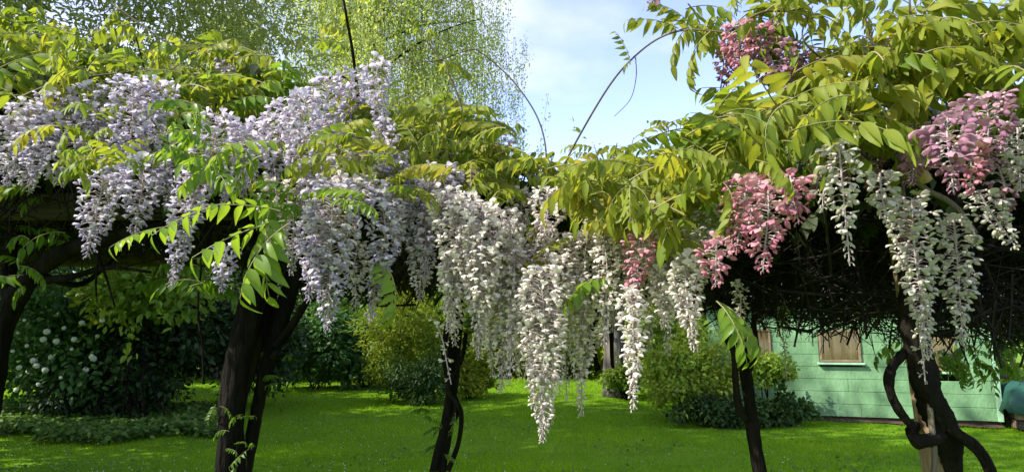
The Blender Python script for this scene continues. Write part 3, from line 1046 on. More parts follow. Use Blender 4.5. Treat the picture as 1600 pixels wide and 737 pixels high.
M_green = shed_paint('green_shed_paint', (0.14, 0.265, 0.128))
M_greenl = shed_paint('pale_green_trim', (0.25, 0.42, 0.27))
M_frame = rough_mat('window_frame_brown', [(0.15, 0.11, 0.065), (0.23, 0.17, 0.10)], 10, 0.6, 0.3)
M_curtain = rough_mat('tan_curtain', [(0.60, 0.37, 0.13), (0.80, 0.58, 0.27)], 3, 0.9, 0.3, 12, (6, 1, .3))
M_roof = rough_mat('roof_felt', [(0.03, 0.03, 0.03), (0.07, 0.07, 0.065)], 8, 0.9, 0.6)
M_glass, n_, b_ = mat('window_glass')
gt = n_.nodes.new('ShaderNodeBsdfTransparent')
gg = n_.nodes.new('ShaderNodeBsdfGlossy')
gg.inputs['Roughness'].default_value = 0.04
gf = n_.nodes.new('ShaderNodeFresnel')
gf.inputs['IOR'].default_value = 1.45
gm = n_.nodes.new('ShaderNodeMixShader')
n_.links.new(gf.outputs[0], gm.inputs['Fac'])
n_.links.new(gt.outputs[0], gm.inputs[1])
n_.links.new(gg.outputs[0], gm.inputs[2])
n_.links.new(gm.outputs[0], n_.nodes['Material Output'].inputs['Surface'])
shed = thing('garden_shed', 'long green painted wooden shed with plank walls and tan curtained windows', 'shed', gl, rz)
HW, DP = 2.35, 3.0
wins = []
for (xa, ya, xb, yb) in ((1160, 522, 1206, 562), (1281, 520, 1346, 565), (1440, 530, 1496, 579)):
    u0, z0 = wall_u(xa, yb)
    u1, _ = wall_u(xb, yb)
    wins.append((u0, u1, z0, min(z0 + 0.62, 1.95)))
PL = 0.235
zz = 0.12
while zz < HW - 0.01:
    top_ = min(zz + PL, HW)
    cuts = [0.0, Ls]
    holes = []
    for (u0, u1, z0, z1) in wins:
        if zz < z1 - 0.02 and top_ > z0 + 0.02:
            holes.append((u0 - 0.01, u1 + 0.01))
    segs, s0 = [], 0.0
    for a_, b2 in holes:
        if a_ > s0:
            segs.append((s0, a_))
        s0 = b2
    segs.append((s0, Ls))
    out = []
    for a_, b2 in segs:               # long boards are butted
        if b2 - a_ > 3.2:
            c_ = a_ + (b2 - a_) * rng.uniform(0.35, 0.65)
            out += [(a_, c_ - 0.002), (c_ + 0.002, b2)]
        else:
            out.append((a_, b2))
    for a_, b2 in out:
        mb = MB()
        dd = rng.uniform(-0.002, 0.002)
        box(mb, ((a_ + b2) / 2, -0.012 + dd, (zz + top_) / 2 - 0.003), b2 - a_, 0.024, PL - 0.008, Matrix.Rotation(R(3.6), 3, 'X'), bev=0.003)
        mb.build('plank', [M_green], shed, smooth=False)
    zz += PL
for (u0, u1, z0, z1) in wins:
    uc, zc, ww, hh = (u0 + u1) / 2, (z0 + z1) / 2, u1 - u0, z1 - z0
    mb = MB()
    tk = 0.045
    for sx in (-1, 1):
        box(mb, (uc + sx * (ww / 2 - tk / 2), -0.022, zc), tk, 0.07, hh, bev=0.005)
    for sz in (-1, 1):
        box(mb, (uc, -0.022, zc + sz * (hh / 2 - tk / 2)), ww - 2 * tk - 0.002, 0.066, tk, bev=0.005)
    fr = mb.build('window', [M_frame], shed, smooth=False)
    mb = MB()
    box(mb, (uc, -0.004, zc), ww - 2 * tk - 0.004, 0.005, hh - 2 * tk - 0.004)
    mb.build('pane', [M_glass], fr, smooth=False)
    mb = MB()
    xs = np.linspace(-ww / 2 + tk, ww / 2 - tk, 40)
    mb.add(*strip([[(uc + x, 0.035 + 0.014 * math.sin(x * 70), z) for x in xs] for z in (z0 + 0.03, z1 - 0.03)]))
    mb.build('curtain', [M_curtain], fr)
    mb = MB()
    box(mb, (uc, -0.055, z0 - 0.028), ww + 0.1, 0.11, 0.04, bev=0.006)
    mb.build('sill', [M_greenl], fr, smooth=False)
mb = MB()
box(mb, (Ls - 0.035, -0.045, HW / 2 + 0.06), 0.09, 0.022, HW - 0.12, bev=0.003)
mb.build('corner_board', [M_greenl], shed, smooth=False)
for nm, c_, sx, sy in (('side_wall', (0.02, DP / 2, HW / 2 + 0.05), 0.04, DP - 0.05), ('side_wall', (Ls - 0.02, DP / 2, HW / 2 + 0.05), 0.04, DP - 0.05), ('back_wall', (Ls / 2, DP - 0.02, HW / 2 + 0.05), Ls - 0.1, 0.04)):
    mb = MB()
    box(mb, c_, sx, sy, HW - 0.1, bev=0.003)
    k = 0.2
    while k < HW:
        box(mb, (c_[0] + (0.024 if sx < .1 and c_[0] > 1 else -0.024 if sx < .1 else 0), c_[1] + (0.024 if sy < .1 else 0), k), max(sx - (0 if sx < .1 else .02), 0.02) if sx > .1 else 0.02, sy - 0.02 if sy > .1 else 0.02, 0.165, bev=0.003)
        k += PL
    mb.build(nm, [M_green], shed, smooth=False)
mb = MB()
box(mb, (Ls / 2, DP / 2, 0.05), Ls - 0.06, DP - 0.06, 0.14, bev=0.01)
mb.build('foundation', [M_soil], shed, smooth=False)
mb = MB()
pit = math.atan2(0.75, DP / 2)
for sg in (-1, 1):
    box(mb, (Ls / 2, DP / 2 + sg * 0.86, HW + 0.40), Ls + 0.5, 2.0, 0.05, Matrix.Rotation(-sg * pit, 3, 'X'), bev=0.006)
mb.build('roof', [M_roof], shed, smooth=False)
for ue in (0.02, Ls - 0.02):
    mb = MB()
    v = [(ue + o, y, z) for o in (-0.018, 0.018) for (y, z) in ((0, HW + 0.01), (DP, HW + 0.01), (DP / 2, HW + 0.74))]
    mb.add(v, [(0, 1, 2), (3, 5, 4), (0, 3, 4), (0, 4, 1), (1, 4, 5), (1, 5, 2), (2, 5, 3), (2, 3, 0)])
    mb.build('gable', [M_green], shed, smooth=False)
# bare soil strip along the shed
mb = MB()
rows = [[], []]
for k in range(25):
    q = gl + ux * (Ls * k / 24)
    f_ = q + nrm * (0.16 + 0.06 * math.sin(k * 1.7) + 0.04 * math.sin(k * 4.1))
    rows[0].append((f_.x, f_.y, float(gz(f_.y)) + 0.03))
    b3 = q - nrm * 0.05
    rows[1].append((b3.x, b3.y, float(gz(b3.y)) + 0.06))
mb.add(*strip(rows))
mb.build('soil_strip', [M_soil], kind='structure')

# tarpaulin over stacked timber right of the shed
M_tarp = rough_mat('green_tarp', [(0.008, 0.04, 0.028), (0.018, 0.075, 0.05)], 5, 0.55, 0.5, 9)
tb = gr_ + ux * 0.62 + Vector((0, 0.15, 0))
pile = thing('timber_stack', 'low stack of dark timber under the green tarpaulin', 'timber', tb, rz)
for r_i in range(2):
    for k in range(5):
        mb = MB()
        box(mb, (rng.uniform(-.03, .03), -0.45 + k * 0.2, 0.1 + r_i * 0.17), 0.9, 0.16, 0.15, bev=0.012)
        mb.build('beam', [M_post if (k + r_i) % 2 else M_beam], pile, smooth=False)
mb = MB()
rows = []
for i in range(18):
    row = []
    for j in range(22):
        x, y = (i / 17 - 0.5) * 1.25, (j / 21 - 0.5) * 1.3
        e = max(abs(x) / 0.5, abs(y) / 0.52)
        z = 0.66 + 0.16 * math.cos(x * 2.4) * math.cos(y * 2) if e < 1 else 0.72 - (e - 1) * 1.6
        z += 0.035 * math.sin(x * 13 + y * 5) + 0.03 * math.sin(y * 17 - x * 6)
        row.append((x, y, max(0.28, z)))
    rows.append(row)
mb.add(*strip(rows))
tp = mb.build('tarpaulin', [M_tarp], label='crumpled green tarpaulin over timber at the right end of the shed', category='tarpaulin')
tp.location = tb
tp.rotation_euler = (0, 0, rz)
md = tp.modifiers.new('thick', 'SOLIDIFY')
md.thickness = 0.006

# ================================================================== PERGOLA
perg = thing('pergola', 'old wooden pergola post and beams buried under the wisteria', 'pergola', (0, 0, 0))


def wood(name, p, q, wdt, hgt, material):
    p, q = Vector(p), Vector(q)
    mb = MB()
    d = q - p
    rot = d.to_track_quat('X', 'Z').to_matrix()
    box(mb, (p + q) / 2, d.length, wdt, hgt, rot, bev=0.006)
    return mb.build(name, [material], perg, smooth=False)


pb, pt = P(1463, 737, 2.05), P(1428, 500, 2.05)
dirp = (pb - pt)
foot = pt + dirp * (pt.z / (pt.z - pb.z))
headp = pt - dirp * ((2.05 - pt.z) / (pt.z - pb.z)) * -1 if False else pt + (pt - pb) * ((2.02 - pt.z) / (pt.z - pb.z))
mb = MB()
d = headp - foot
box(mb, (foot + headp) / 2, d.length, 0.06, 0.06, d.to_track_quat('X', 'Z').to_matrix(), bev=0.008)
mb.build('post', [M_post], perg, smooth=False)
for x_, y_ in ((-4.0, 2.55), (-4.0, 4.25), (4.3, 2.55), (4.3, 4.25)):
    wood('post', (x_, y_, -0.1), (x_, y_, 2.06), 0.09, 0.09, M_post)
wood('beam', (-4.1, 2.55, 2.11), (4.4, 2.55, 2.11), 0.06, 0.1, M_beam)
wood('beam', (-4.1, 4.25, 2.11), (4.4, 4.25, 2.11), 0.06, 0.1, M_beam)
for k in range(10):
    x_ = -2.6 + k * 0.6
    wood('rafter', (x_, 2.25, 2.2), (x_, 4.55, 2.2), 0.045, 0.075, M_beam)

# ================================================================== WISTERIA
VG = 'wisteria vines on the pergola'
V = {}
base_px = {1: (-30, 2.7), 2: (345, 2.35), 3: (685, 2.75), 4: (1195, 2.5), 5: (1470, 1.95)}
labs = {
    1: 'lilac wisteria with a curved dark trunk at the far left edge',
    2: 'lilac and white wisteria on a thick forked dark stem',
    3: 'wisteria with long white racemes on the slender middle stem',
    4: 'pink and white wisteria on the thin black forked stem',
    5: 'wisteria twined round the wooden post, dim white and pink racemes',
}
for k, (px, d) in base_px.items():
    V[k] = thing('wisteria_vine', labs[k], 'wisteria', (P(px, 737, d).x, d, 0), 0, VG)


def path3(pts):
    return [np.array(P(*p)) for p in pts]


def limb(v, name, pts, radii, sides=8, rough=0.12, material=None, sm=6, down=False):
    q = path3(pts) if len(pts[0]) == 3 and abs(pts[0][0]) > 6 or abs(pts[0][1]) > 6 else [np.array(p, float) for p in pts]
    if down:
        f_ = q[0] + (q[0] - q[1]) / (q[1][2] - q[0][2]) * (q[0][2] + 0.05)
        mid_ = (q[0] + f_) / 2
        q = [f_, mid_] + q
    o = V[v].location
    mb = MB()
    c = catmull(q, sm)
    tube(mb, c - np.array(o), radii, sides, rough)
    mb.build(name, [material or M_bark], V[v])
    return c


# trunks
limb(1, 'trunk', [(-40, 720, 2.7), (-16, 600, 2.7), (6, 505, 2.7), (42, 440, 2.65), (95, 398, 2.6), (165, 372, 2.55), (260, 350, 2.5)], [0.065, 0.06, 0.052, 0.045, 0.036, 0.028, 0.018], 10, down=True)
limb(1, 'branch', [(20, 480, 2.7), (12, 430, 2.75), (30, 370, 2.8), (20, 300, 2.9)], [0.035, 0.02])
limb(1, 'branch', [(55, 440, 2.65), (110, 432, 2.6), (170, 418, 2.6), (235, 425, 2.5)], [0.018, 0.006], 6)
limb(1, 'branch', [(60, 428, 2.65), (120, 445, 2.8), (160, 420, 2.9), (200, 380, 3.0)], [0.016, 0.006], 6)
limb(1, 'branch', [(150, 395, 2.5), (165, 430, 2.5), (180, 480, 2.5)], [0.007, 0.003], 5)
limb(1, 'branch', [(155, 390, 2.5), (150, 440, 2.5), (152, 475, 2.5)], [0.006, 0.002], 5)

limb(2, 'trunk', [(350, 737, 2.35), (358, 640, 2.38), (378, 540, 2.4), (402, 450, 2.42), (428, 370, 2.45), (445, 300, 2.45)], [0.027, 0.026, 0.034, 0.045, 0.045, 0.035], 14, 0.13, down=True)
limb(2, 'trunk', [(385, 737, 2.5), (398, 660, 2.5), (412, 590, 2.48), (432, 520, 2.46), (455, 450, 2.45), (475, 370, 2.45), (480, 310, 2.5)], [0.02, 0.021, 0.024, 0.028, 0.03, 0.025], 9, 0.12, down=True)
limb(2, 'trunk', [(372, 737, 2.44), (372, 650, 2.46), (392, 560, 2.45), (420, 460, 2.5), (400, 380, 2.5), (370, 330, 2.55)], [0.02, 0.023, 0.028, 0.03, 0.025], 8, 0.13, down=True)
limb(2, 'branch', [(318, 600, 2.3), (316, 540, 2.3), (309, 480, 2.3), (318, 400, 2.35), (340, 330, 2.4)], [0.004, 0.004], 5, 0)
limb(2, 'branch', [(430, 540, 2.42), (460, 500, 2.4), (490, 450, 2.4), (520, 400, 2.45)], [0.014, 0.006], 6)
limb(2, 'branch', [(425, 560, 2.42), (470, 490, 2.5), (500, 440, 2.6), (560, 380, 2.7)], [0.012, 0.006], 6)

limb(3, 'trunk', [(684, 740, 2.7), (694, 690, 2.72), (704, 620, 2.75), (709, 560, 2.76), (714, 490, 2.78), (706, 420, 2.8), (690, 340, 2.8)], [0.040, 0.033, 0.027, 0.025, 0.027, 0.028, 0.025], 12, 0.13, down=True)
limb(3, 'branch', [(672, 760, 2.68), (690, 680, 2.66), (714, 640, 2.7), (700, 590, 2.72), (694, 550, 2.7), (700, 500, 2.72)], [0.014, 0.013, 0.012, 0.01], 7, 0.1)
limb(3, 'branch', [(700, 735, 2.68), (716, 690, 2.69), (720, 640, 2.68), (700, 605, 2.68), (722, 560, 2.7), (728, 520, 2.7)], [0.010, 0.009], 6, 0.1)

limb(4, 'trunk', [(1190, 745, 2.5), (1180, 690, 2.5), (1171, 630, 2.5), (1164, 575, 2.5), (1158, 520, 2.5), (1162, 450, 2.5), (1150, 380, 2.5)], [0.027, 0.025, 0.024, 0.022, 0.02, 0.02, 0.018], 10, 0.13, down=True)
limb(4, 'branch', [(1166, 655, 2.48), (1155, 640, 2.46), (1150, 600, 2.46), (1148, 560, 2.46), (1138, 520, 2.46), (1120, 470, 2.46)], [0.014, 0.012, 0.012, 0.008], 7)
limb(4, 'branch', [(1168, 580, 2.5), (1180, 545, 2.48), (1178, 500, 2.46), (1190, 440, 2.46)], [0.016, 0.012, 0.008], 7)
limb(4, 'branch', [(1160, 560, 2.5), (1140, 540, 2.5), (1133, 510, 2.5), (1142, 460, 2.5)], [0.012, 0.008], 6)
limb(4, 'branch', [(935, 578, 3.4), (924, 535, 3.4), (934, 480, 3.4), (950, 430, 3.3)], [0.016, 0.02, 0.022], 7)
limb(4, 'branch', [(955, 500, 3.3), (956, 560, 3.3), (958, 575, 3.3)], [0.012, 0.008], 6)

limb(5, 'trunk', [(1492, 760, 2.05), (1482, 700, 2.0), (1472, 660, 1.96), (1456, 625, 1.94), (1443, 590, 1.93), (1433, 540, 1.93), (1422, 480, 1.95), (1420, 420, 2.0), (1400, 350, 2.1)], [0.02, 0.024, 0.032, 0.039, 0.037, 0.036, 0.034, 0.03, 0.025], 10, 0.14, down=True)
limb(5, 'branch', [(1430, 672, 1.95), (1405, 640, 1.93), (1390, 605, 1.92), (1392, 575, 1.92), (1412, 552, 1.94), (1432, 540, 1.98)], [0.010, 0.0125, 0.0145, 0.013, 0.010], 8, 0.14)
limb(5, 'branch', [(1474, 650, 1.95), (1490, 672, 1.93), (1515, 690, 1.93), (1535, 712, 1.93), (1552, 750, 1.95), (1556, 800, 1.98)], [0.02, 0.017, 0.016, 0.016, 0.016], 8, 0.08)
limb(5, 'branch', [(1476, 668, 1.98), (1460, 684, 1.93), (1436, 688, 1.92), (1424, 676, 1.97), (1430, 664, 2.05)], [0.017, 0.02, 0.019, 0.014], 8, 0.15)
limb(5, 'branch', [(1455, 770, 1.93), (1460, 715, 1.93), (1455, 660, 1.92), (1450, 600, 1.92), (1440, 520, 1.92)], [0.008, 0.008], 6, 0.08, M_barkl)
limb(5, 'cut_branch', [(1386, 196, 1.5), (1402, 222, 1.5), (1425, 250, 1.5), (1445, 282, 1.52)], [0.013, 0.015, 0.016, 0.017], 8, 0.08, M_cut)
limb(5, 'branch', [(1400, 240, 1.5), (1440, 290, 1.52), (1490, 320, 1.5), (1525, 365, 1.48)], [0.007, 0.005], 6, 0.08, M_barkl)
limb(5, 'branch', [(1415, 240, 1.6), (1380, 300, 1.55), (1395, 350, 1.52), (1425, 410, 1.5)], [0.007, 0.006], 6, 0.08)
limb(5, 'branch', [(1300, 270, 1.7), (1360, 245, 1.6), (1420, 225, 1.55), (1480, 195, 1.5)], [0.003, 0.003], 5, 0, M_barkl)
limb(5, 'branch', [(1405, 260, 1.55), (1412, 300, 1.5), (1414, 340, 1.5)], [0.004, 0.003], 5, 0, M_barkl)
limb(5, 'branch', [(1530, 245, 1.5), (1560, 240, 1.5), (1620, 228, 1.5)], [0.004, 0.003], 5, 0, M_shoot)

# canopy limbs running over the beams
for v, pts in {
    1: [[(260, 350, 2.5), (350, 300, 2.7), (430, 290, 3.2)], [(20, 300, 2.9), (60, 240, 3.0), (160, 200, 3.1), (280, 190, 3.3)]],
    2: [[(445, 300, 2.45), (480, 250, 2.4), (540, 250, 2.5), (640, 270, 2.7)], [(480, 310, 2.5), (420, 260, 2.7), (330, 230, 3.0), (220, 220, 3.2)], [(370, 330, 2.55), (300, 290, 2.5), (200, 270, 2.5), (90, 260, 2.6)]],
    3: [[(690, 340, 2.8), (640, 300, 2.7), (560, 290, 2.9)], [(700, 380, 2.8), (760, 320, 2.6), (830, 320, 2.5), (900, 330, 2.6)], [(690, 340, 2.8), (740, 300, 3.2), (800, 300, 3.8)]],
    4: [[(1150, 380, 2.5), (1080, 330, 2.3), (990, 330, 2.3), (900, 350, 2.4)], [(1190, 440, 2.46), (1240, 350, 2.4), (1320, 300, 2.5)], [(1120, 470, 2.46), (1060, 400, 2.4), (960, 380, 2.6)]],
    5: [[(1400, 350, 2.1), (1330, 290, 2.0), (1230, 280, 2.0)], [(1420, 400, 2.0), (1480, 320, 2.0), (1580, 280, 2.0), (1680, 280, 2.0)], [(1410, 370, 2.05), (1440, 300, 2.4), (1520, 280, 3.0)]],
}.items():
    for q in pts:
        limb(v, 'branch', q, [0.028, 0.01], 7, 0.12)

# ---- the slab of tangled twigs and inner foliage on top of the pergola ----------
PX = [-250, 0, 150, 300, 450, 560, 680, 780, 860, 940, 1050, 1150, 1250, 1400, 1600, 1850]
YT = [140, 150, 150, 165, 215, 255, 270, 290, 318, 318, 300, 275, 255, 225, 195, 180]
YB = [425, 425, 420, 420, 455, 475, 475, 430, 395, 455, 470, 512, 522, 528, 540, 545]
DN = [1, 1, .9, .9, 1, 1, 1, .7, .45, .7, .85, 1, 1.2, 1.3, 1.3, 1.2]
VB = [150, 520, 850, 1230]        # which vine owns what (px at its depth)


def owner(px):
    return 1 + sum(px > b for b in VB)


tw = {k: MB() for k in V}
inner = {k: MB() for k in V}
YTa, YBa = np.array(YT), np.array(YB)
cnt = 0
for i in range(19500):
    px = rng.uniform(-220, 1820)
    if rng.random() > np.interp(px, PX, DN) / 1.3:
        continue
    d = 2.35 + 1.75 * rng.random() ** 1.2 if px < 1230 else 2.1 + 2.0 * rng.random()
    zt = P(px, np.interp(px, PX, YT), 2.5).z
    zb = P(px, np.interp(px, PX, YB), 4.0).z
    x = P(px, 300, d).x
    u = rng.random()
    z = zb + (0.035 if px > 1150 else 0.03) + (zt - zb - 0.07) * u
    v = owner(px)
    o = np.array(V[v].location)
    c = np.array([x, d, z])
    dr = rng.normal(0, 1, 3) * np.array([1, 0.8, 0.55])
    if u < 0.35 and rng.random() < 0.35:
        dr = np.array([rng.normal(0, .5), rng.normal(0, .4), -1])
    dr /= np.linalg.norm(dr)
    ln = rng.uniform(0.16, 0.5)
    if u < 0.35:
        ln = rng.uniform(0.12, 0.3)
    bend = rng.normal(0, 0.12, 3) * ln
    r0 = rng.choice([0.0022, 0.003, 0.0045, 0.007], p=[.4, .3, .2, .1])
    tube(tw[v], np.array([c - dr * ln / 2, c + bend, c + dr * ln / 2 + bend * 0.3]) - o, [r0, r0 * 0.6], 3, cap=False)
for v in V:
    tw[v].build('twigs', [M_twig], V[v], kind='stuff')

# simplified compound leaf for the inside of the canopy
pts_, M_ = LEAFV[0]
sv, st, sn = [], [], 0
for Mx in M_:
    vv = DIAMOND[0] @ Mx[:3, :3].T + Mx[:3, 3]
    sv.append(vv)
    st.append(DIAMOND[1] + sn)
    sn += 4
SIMPLE = (np.concatenate(sv), np.concatenate(st))
for v in V:
    inner[v] = ([], [], [], [])
for i in range(6800):
    px = rng.uniform(-260, 1860)
    if rng.random() > np.interp(px, PX, DN):
        continue
    d = 2.3 + 1.9 * rng.random() if px < 1230 else 2.0 + 2.2 * rng.random()
    zt = P(px, np.interp(px, PX, YT), 2.5).z
    zb = P(px, np.interp(px, PX, YB), 4.0).z
    u = 1 - (0.6 if px < 1000 else 0.42) * rng.random() ** 1.5
    a = rng.uniform(0, 2 * PI)
    v = owner(px)
    o = np.array(V[v].location)
    inner[v][0].append(np.array([P(px, 300, d).x, d, zb + (zt - zb) * u]) - o)
    inner[v][1].append((math.cos(a), math.sin(a), rng.normal(0, 0.3)))
    inner[v][2].append(rng.uniform(0.19, 0.27))
    inner[v][3].append(rng.random())
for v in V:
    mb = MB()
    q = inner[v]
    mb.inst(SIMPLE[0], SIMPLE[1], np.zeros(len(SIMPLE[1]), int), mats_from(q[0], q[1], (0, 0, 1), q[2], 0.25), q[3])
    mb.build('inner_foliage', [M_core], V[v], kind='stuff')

# ---- leaves -------------------------------------------------------------------
leaf_count = {k: 0 for k in V}
split_count = {k: 0 for k in V}
extra = {}


def add_leaf(v, base, direc, size, kind='y', tint=0.5, var=None, split=False, up=None):
    var = int(rng.integers(NV)) if var is None else var
    upv = np.array([0, 0, 1.0]) + rng.normal(0, 0.18, 3) if up is None else np.array(up)
    M = mats_from([np.array(base) - np.array(V[v].location)], [direc], upv, [size])[0]
    tint = float(np.clip(tint, 0, 1))
    leaf_count[v] += 1
    if leaf_count[v] > 298:
        extra.setdefault((v, kind), []).append((M, var, tint))
        return
    if split and split_count[v] < 285:
        o = place(RACH_ME[var], 'leaf', V[v], Matrix(M.tolist()))
        for k, Mx in enumerate(LEAFV[var][1]):
            place(LEAFLET_ME[kind][k % 3], 'leaflet', o, Matrix(Mx.tolist()), float(np.clip(tint + rng.normal(0, 0.1), 0, 1)))
            split_count[v] += 1
    else:
        place(LEAF_ME[kind][var], 'leaf', V[v], Matrix(M.tolist()), tint)


def leaf_px(v, a, b, d0, d1, kind='y', tint=0.5, var=None, split=True, up=None):
    p, q = P(a[0], a[1], d0), P(b[0], b[1], d1)
    dd = np.array(q - p)
    ln = np.linalg.norm(dd)
    dd = dd / ln + np.array([0, 0, 0.25])
    add_leaf(v, p, dd, ln * 1.12, kind, tint, var, split, up)


def cloud(v, cx, cy, rx, ry, d0, d1, n, size=0.21, kind='y', tint=0.5, split=0.0, lift=0.15):
    size *= 0.9
    for _ in range(int(n * 1.12)):
        while True:
            a, b = rng.uniform(-1, 1, 2)
            if a * a + b * b < 1:
                break
        d = rng.uniform(d0, d1)
        p = P(cx + a * rx, cy + b * ry, d)
        az = rng.uniform(0, 2 * PI)
        dr = np.array([math.cos(az) * 1.0 + 0.25 * a, math.sin(az) * 0.8 - 0.35, lift + rng.normal(0, 0.25) - b * 0.25])
        s = size * rng.uniform(0.75, 1.2)
        base = np.array(p) - dr / np.linalg.norm(dr) * s * 0.45
        add_leaf(v, base, dr, s, kind, rng.normal(tint, 0.2), None, rng.random() < split)


def shoot(v, pts, r, nl, size, kind='y', tint=0.5, t0=0.0, hang=0.3, split=False, material=None, t1=1.0):
    c = limb(v, 'shoot', pts, [r, r * 0.55], 5, 0.0, material or M_shoot, 8)
    for k in range(nl):
        t = t0 + (t1 - t0) * (k + 0.5 + rng.uniform(-.3, .3)) / nl
        f_ = t * (len(c) - 1)
        i = min(len(c) - 2, int(f_))
        p = c[i] + (c[i + 1] - c[i]) * (f_ - i)
        tan = c[i + 1] - c[i]
        tan /= np.linalg.norm(tan)
        az = rng.uniform(0, 2 * PI)
        dr = np.array([math.cos(az), math.sin(az) * 0.8 - 0.15, rng.normal(-hang, 0.2)]) + tan * 0.5
        add_leaf(v, p, dr, size * rng.uniform(0.75, 1.15), kind, rng.normal(tint, 0.18), None, split)
    return c


# named near leaves and shoots (placed first: the largest in view)
for a_, b_2, dd in [((352, 318), (262, 380), 1.35), ((438, 330), (330, 345), 1.32), ((445, 345), (330, 420), 1.3), ((450, 350), (378, 455), 1.28),
                    ((420, 330), (405, 445), 1.3), ((360, 255), (283, 290), 1.4), ((255, 355), (188, 398), 1.45), ((330, 262), (345, 300), 1.4)]:
    leaf_px(2, a_, b_2, dd, dd - 0.06, 'g', 0.75, int(rng.choice([0, 4, 8, 9])), True)
for a_, b_2, dd in [((1235, 205), (1405, 190), 1.15), ((1130, 180), (1225, 195), 1.2), ((1240, 160), (1170, 215), 1.2), ((1050, 235), (1130, 255), 1.3),
                    ((1330, 150), (1250, 200), 1.25), ((1130, 250), (1060, 275), 1.3), ((1180, 250), (1240, 290), 1.25), ((1130, 285), (1160, 345), 1.35)]:
    leaf_px(4 if a_[0] < 1200 else 5, a_, b_2, dd, dd - 0.05, 'y', 0.35, int(rng.choice([1, 3, 5, 7])), True)
for a_, b_2, dd in [((985, 290), (940, 330), 1.4), ((990, 290), (1030, 335), 1.4), ((985, 290), (985, 340), 1.35), ((920, 270), (870, 290), 1.5), ((1000, 262), (910, 268), 1.5)]:
    leaf_px(4, a_, b_2, dd, dd - 0.05, 'y', 0.4, int(rng.choice([0, 2, 3])), True)
for a_, b_2, dd in [((1120, 470), (1165, 555), 1.35), ((1118, 470), (1190, 540), 1.4), ((950, 430), (885, 470), 1.6), ((955, 420), (925, 455), 1.7), ((950, 440), (945, 470), 1.7)]:
    leaf_px(4, a_, b_2, dd, dd - 0.05, 'g', 0.7, 9, True)
leaf_px(2, (605, 420), (625, 490), 1.55, 1.5, 'g', 0.9, 9, True)
leaf_px(2, (590, 405), (600, 450), 1.6, 1.55, 'g', 0.8, 8, True)
leaf_px(2, (500, 300), (560, 320), 1.6, 1.55, 'g', 1.0, 1, True)
leaf_px(2, (545, 300), (520, 345), 1.6, 1.55, 'g', 1.0, 3, True)

# shoots rising into the sky
shoot(5, [(868, 310, 2.0), (880, 262, 1.95), (915, 195, 1.9), (955, 130, 1.85), (990, 90, 1.8), (1030, 60, 1.75), (1075, 47, 1.7), (1140, 50, 1.65), (1195, 38, 1.6), (1235, 5, 1.55), (1260, -30, 1.5)], 0.0036, 12, 0.16, 'y', 0.3, 0.56, 0.35, True)
shoot(5, [(1140, 50, 1.65), (1190, 20, 1.6), (1250, 15, 1.6), (1290, -15, 1.6)], 0.004, 6, 0.16, 'y', 0.4, 0.1, 0.2)
leaf_px(5, (985, 100), (962, 58), 1.8, 1.8, 'y', 0.2, 4)
leaf_px(5, (990, 95), (970, 108), 1.8, 1.8, 'y', 0.2, 6)
leaf_px(5, (1060, 45), (985, 38), 1.72, 1.7, 'y', 0.3, 0)
leaf_px(5, (1080, 40), (1020, 5), 1.72, 1.7, 'y', 0.3, 2)
limb(5, 'tendril', [(993, 90, 1.8), (994, 120, 1.8), (985, 155, 1.8), (960, 182, 1.8)], [0.0016, 0.001], 4, 0, M_shoot)
shoot(3, [(848, 290, 2.0), (853, 235, 2.0), (838, 180, 2.0), (800, 125, 2.0), (755, 85, 2.0), (735, 78, 2.0), (680, 95, 2.0), (612, 97, 2.05)], 0.003, 0, 0.1)
shoot(3, [(727, 215, 2.0), (720, 165, 2.0), (705, 125, 2.0), (685, 90, 2.0), (655, 50, 2.0), (605, -5, 2.0)], 0.004, 5, 0.13, 'y', 0.4, 0.2, 0.4)
limb(3, 'tendril', [(680, 195, 2.0), (693, 165, 2.0), (702, 140, 2.0)], [0.0022, 0.0015], 4, 0, M_shoot)
shoot(2, [(560, 175, 1.9), (557, 130, 1.9), (549, 70, 1.85), (540, 20, 1.8), (532, -30, 1.8)], 0.006, 9, 0.13, 'y', 0.1, 0.05, 0.3, False, M_bark)
limb(2, 'shoot', [(557, 140, 1.9), (540, 122, 1.88), (520, 120, 1.86), (502, 138, 1.86)], [0.0035, 0.002], 5, 0, M_bark)
shoot(1, [(-40, 190, 2.0), (60, 140, 2.0), (130, 122, 2.0), (210, 112, 2.05)], 0.005, 12, 0.2, 'y', 0.4, 0.0, 0.3, True)
shoot(1, [(180, 10, 2.2), (250, 60, 2.2), (320, 110, 2.2), (380, 160, 2.3)], 0.004, 8, 0.16, 'y', 0.4)
shoot(2, [(275, 125, 2.1), (340, 150, 2.1), (400, 160, 2.15), (450, 190, 2.2)], 0.004, 9, 0.18, 'y', 0.5, 0, 0.3)
shoot(5, [(1395, 158, 1.5), (1450, 138, 1.45), (1520, 115, 1.42), (1600, 105, 1.4), (1680, 104, 1.4)], 0.006, 8, 0.2, 'y', 0.5, 0.1, 0.3, True)
shoot(5, [(1440, 90, 1.5), (1425, 40, 1.5), (1420, -20, 1.5)], 0.004, 8, 0.17, 'y', 0.4, 0.0, 0.2)
shoot(5, [(1400, 120, 1.6), (1360, 60, 1.6), (1345, 0, 1.6)], 0.004, 8, 0.16, 'y', 0.4, 0.0, 0.2)
shoot(5, [(1200, 60, 1.8), (1260, 70, 1.8), (1320, 90, 1.8)], 0.0022, 2, 0.14, 'y', 0.4)
shoot(5, [(1310, 110, 1.6), (1255, 62, 1.6), (1270, 10, 1.6)], 0.003, 4, 0.14, 'y', 0.3, 0.2, 0.1)
shoot(4, [(1052, 290, 1.9), (1045, 240, 1.9), (1040, 190, 1.9)], 0.0022, 5, 0.11, 'y', 0.3, 0.2, 0.1)
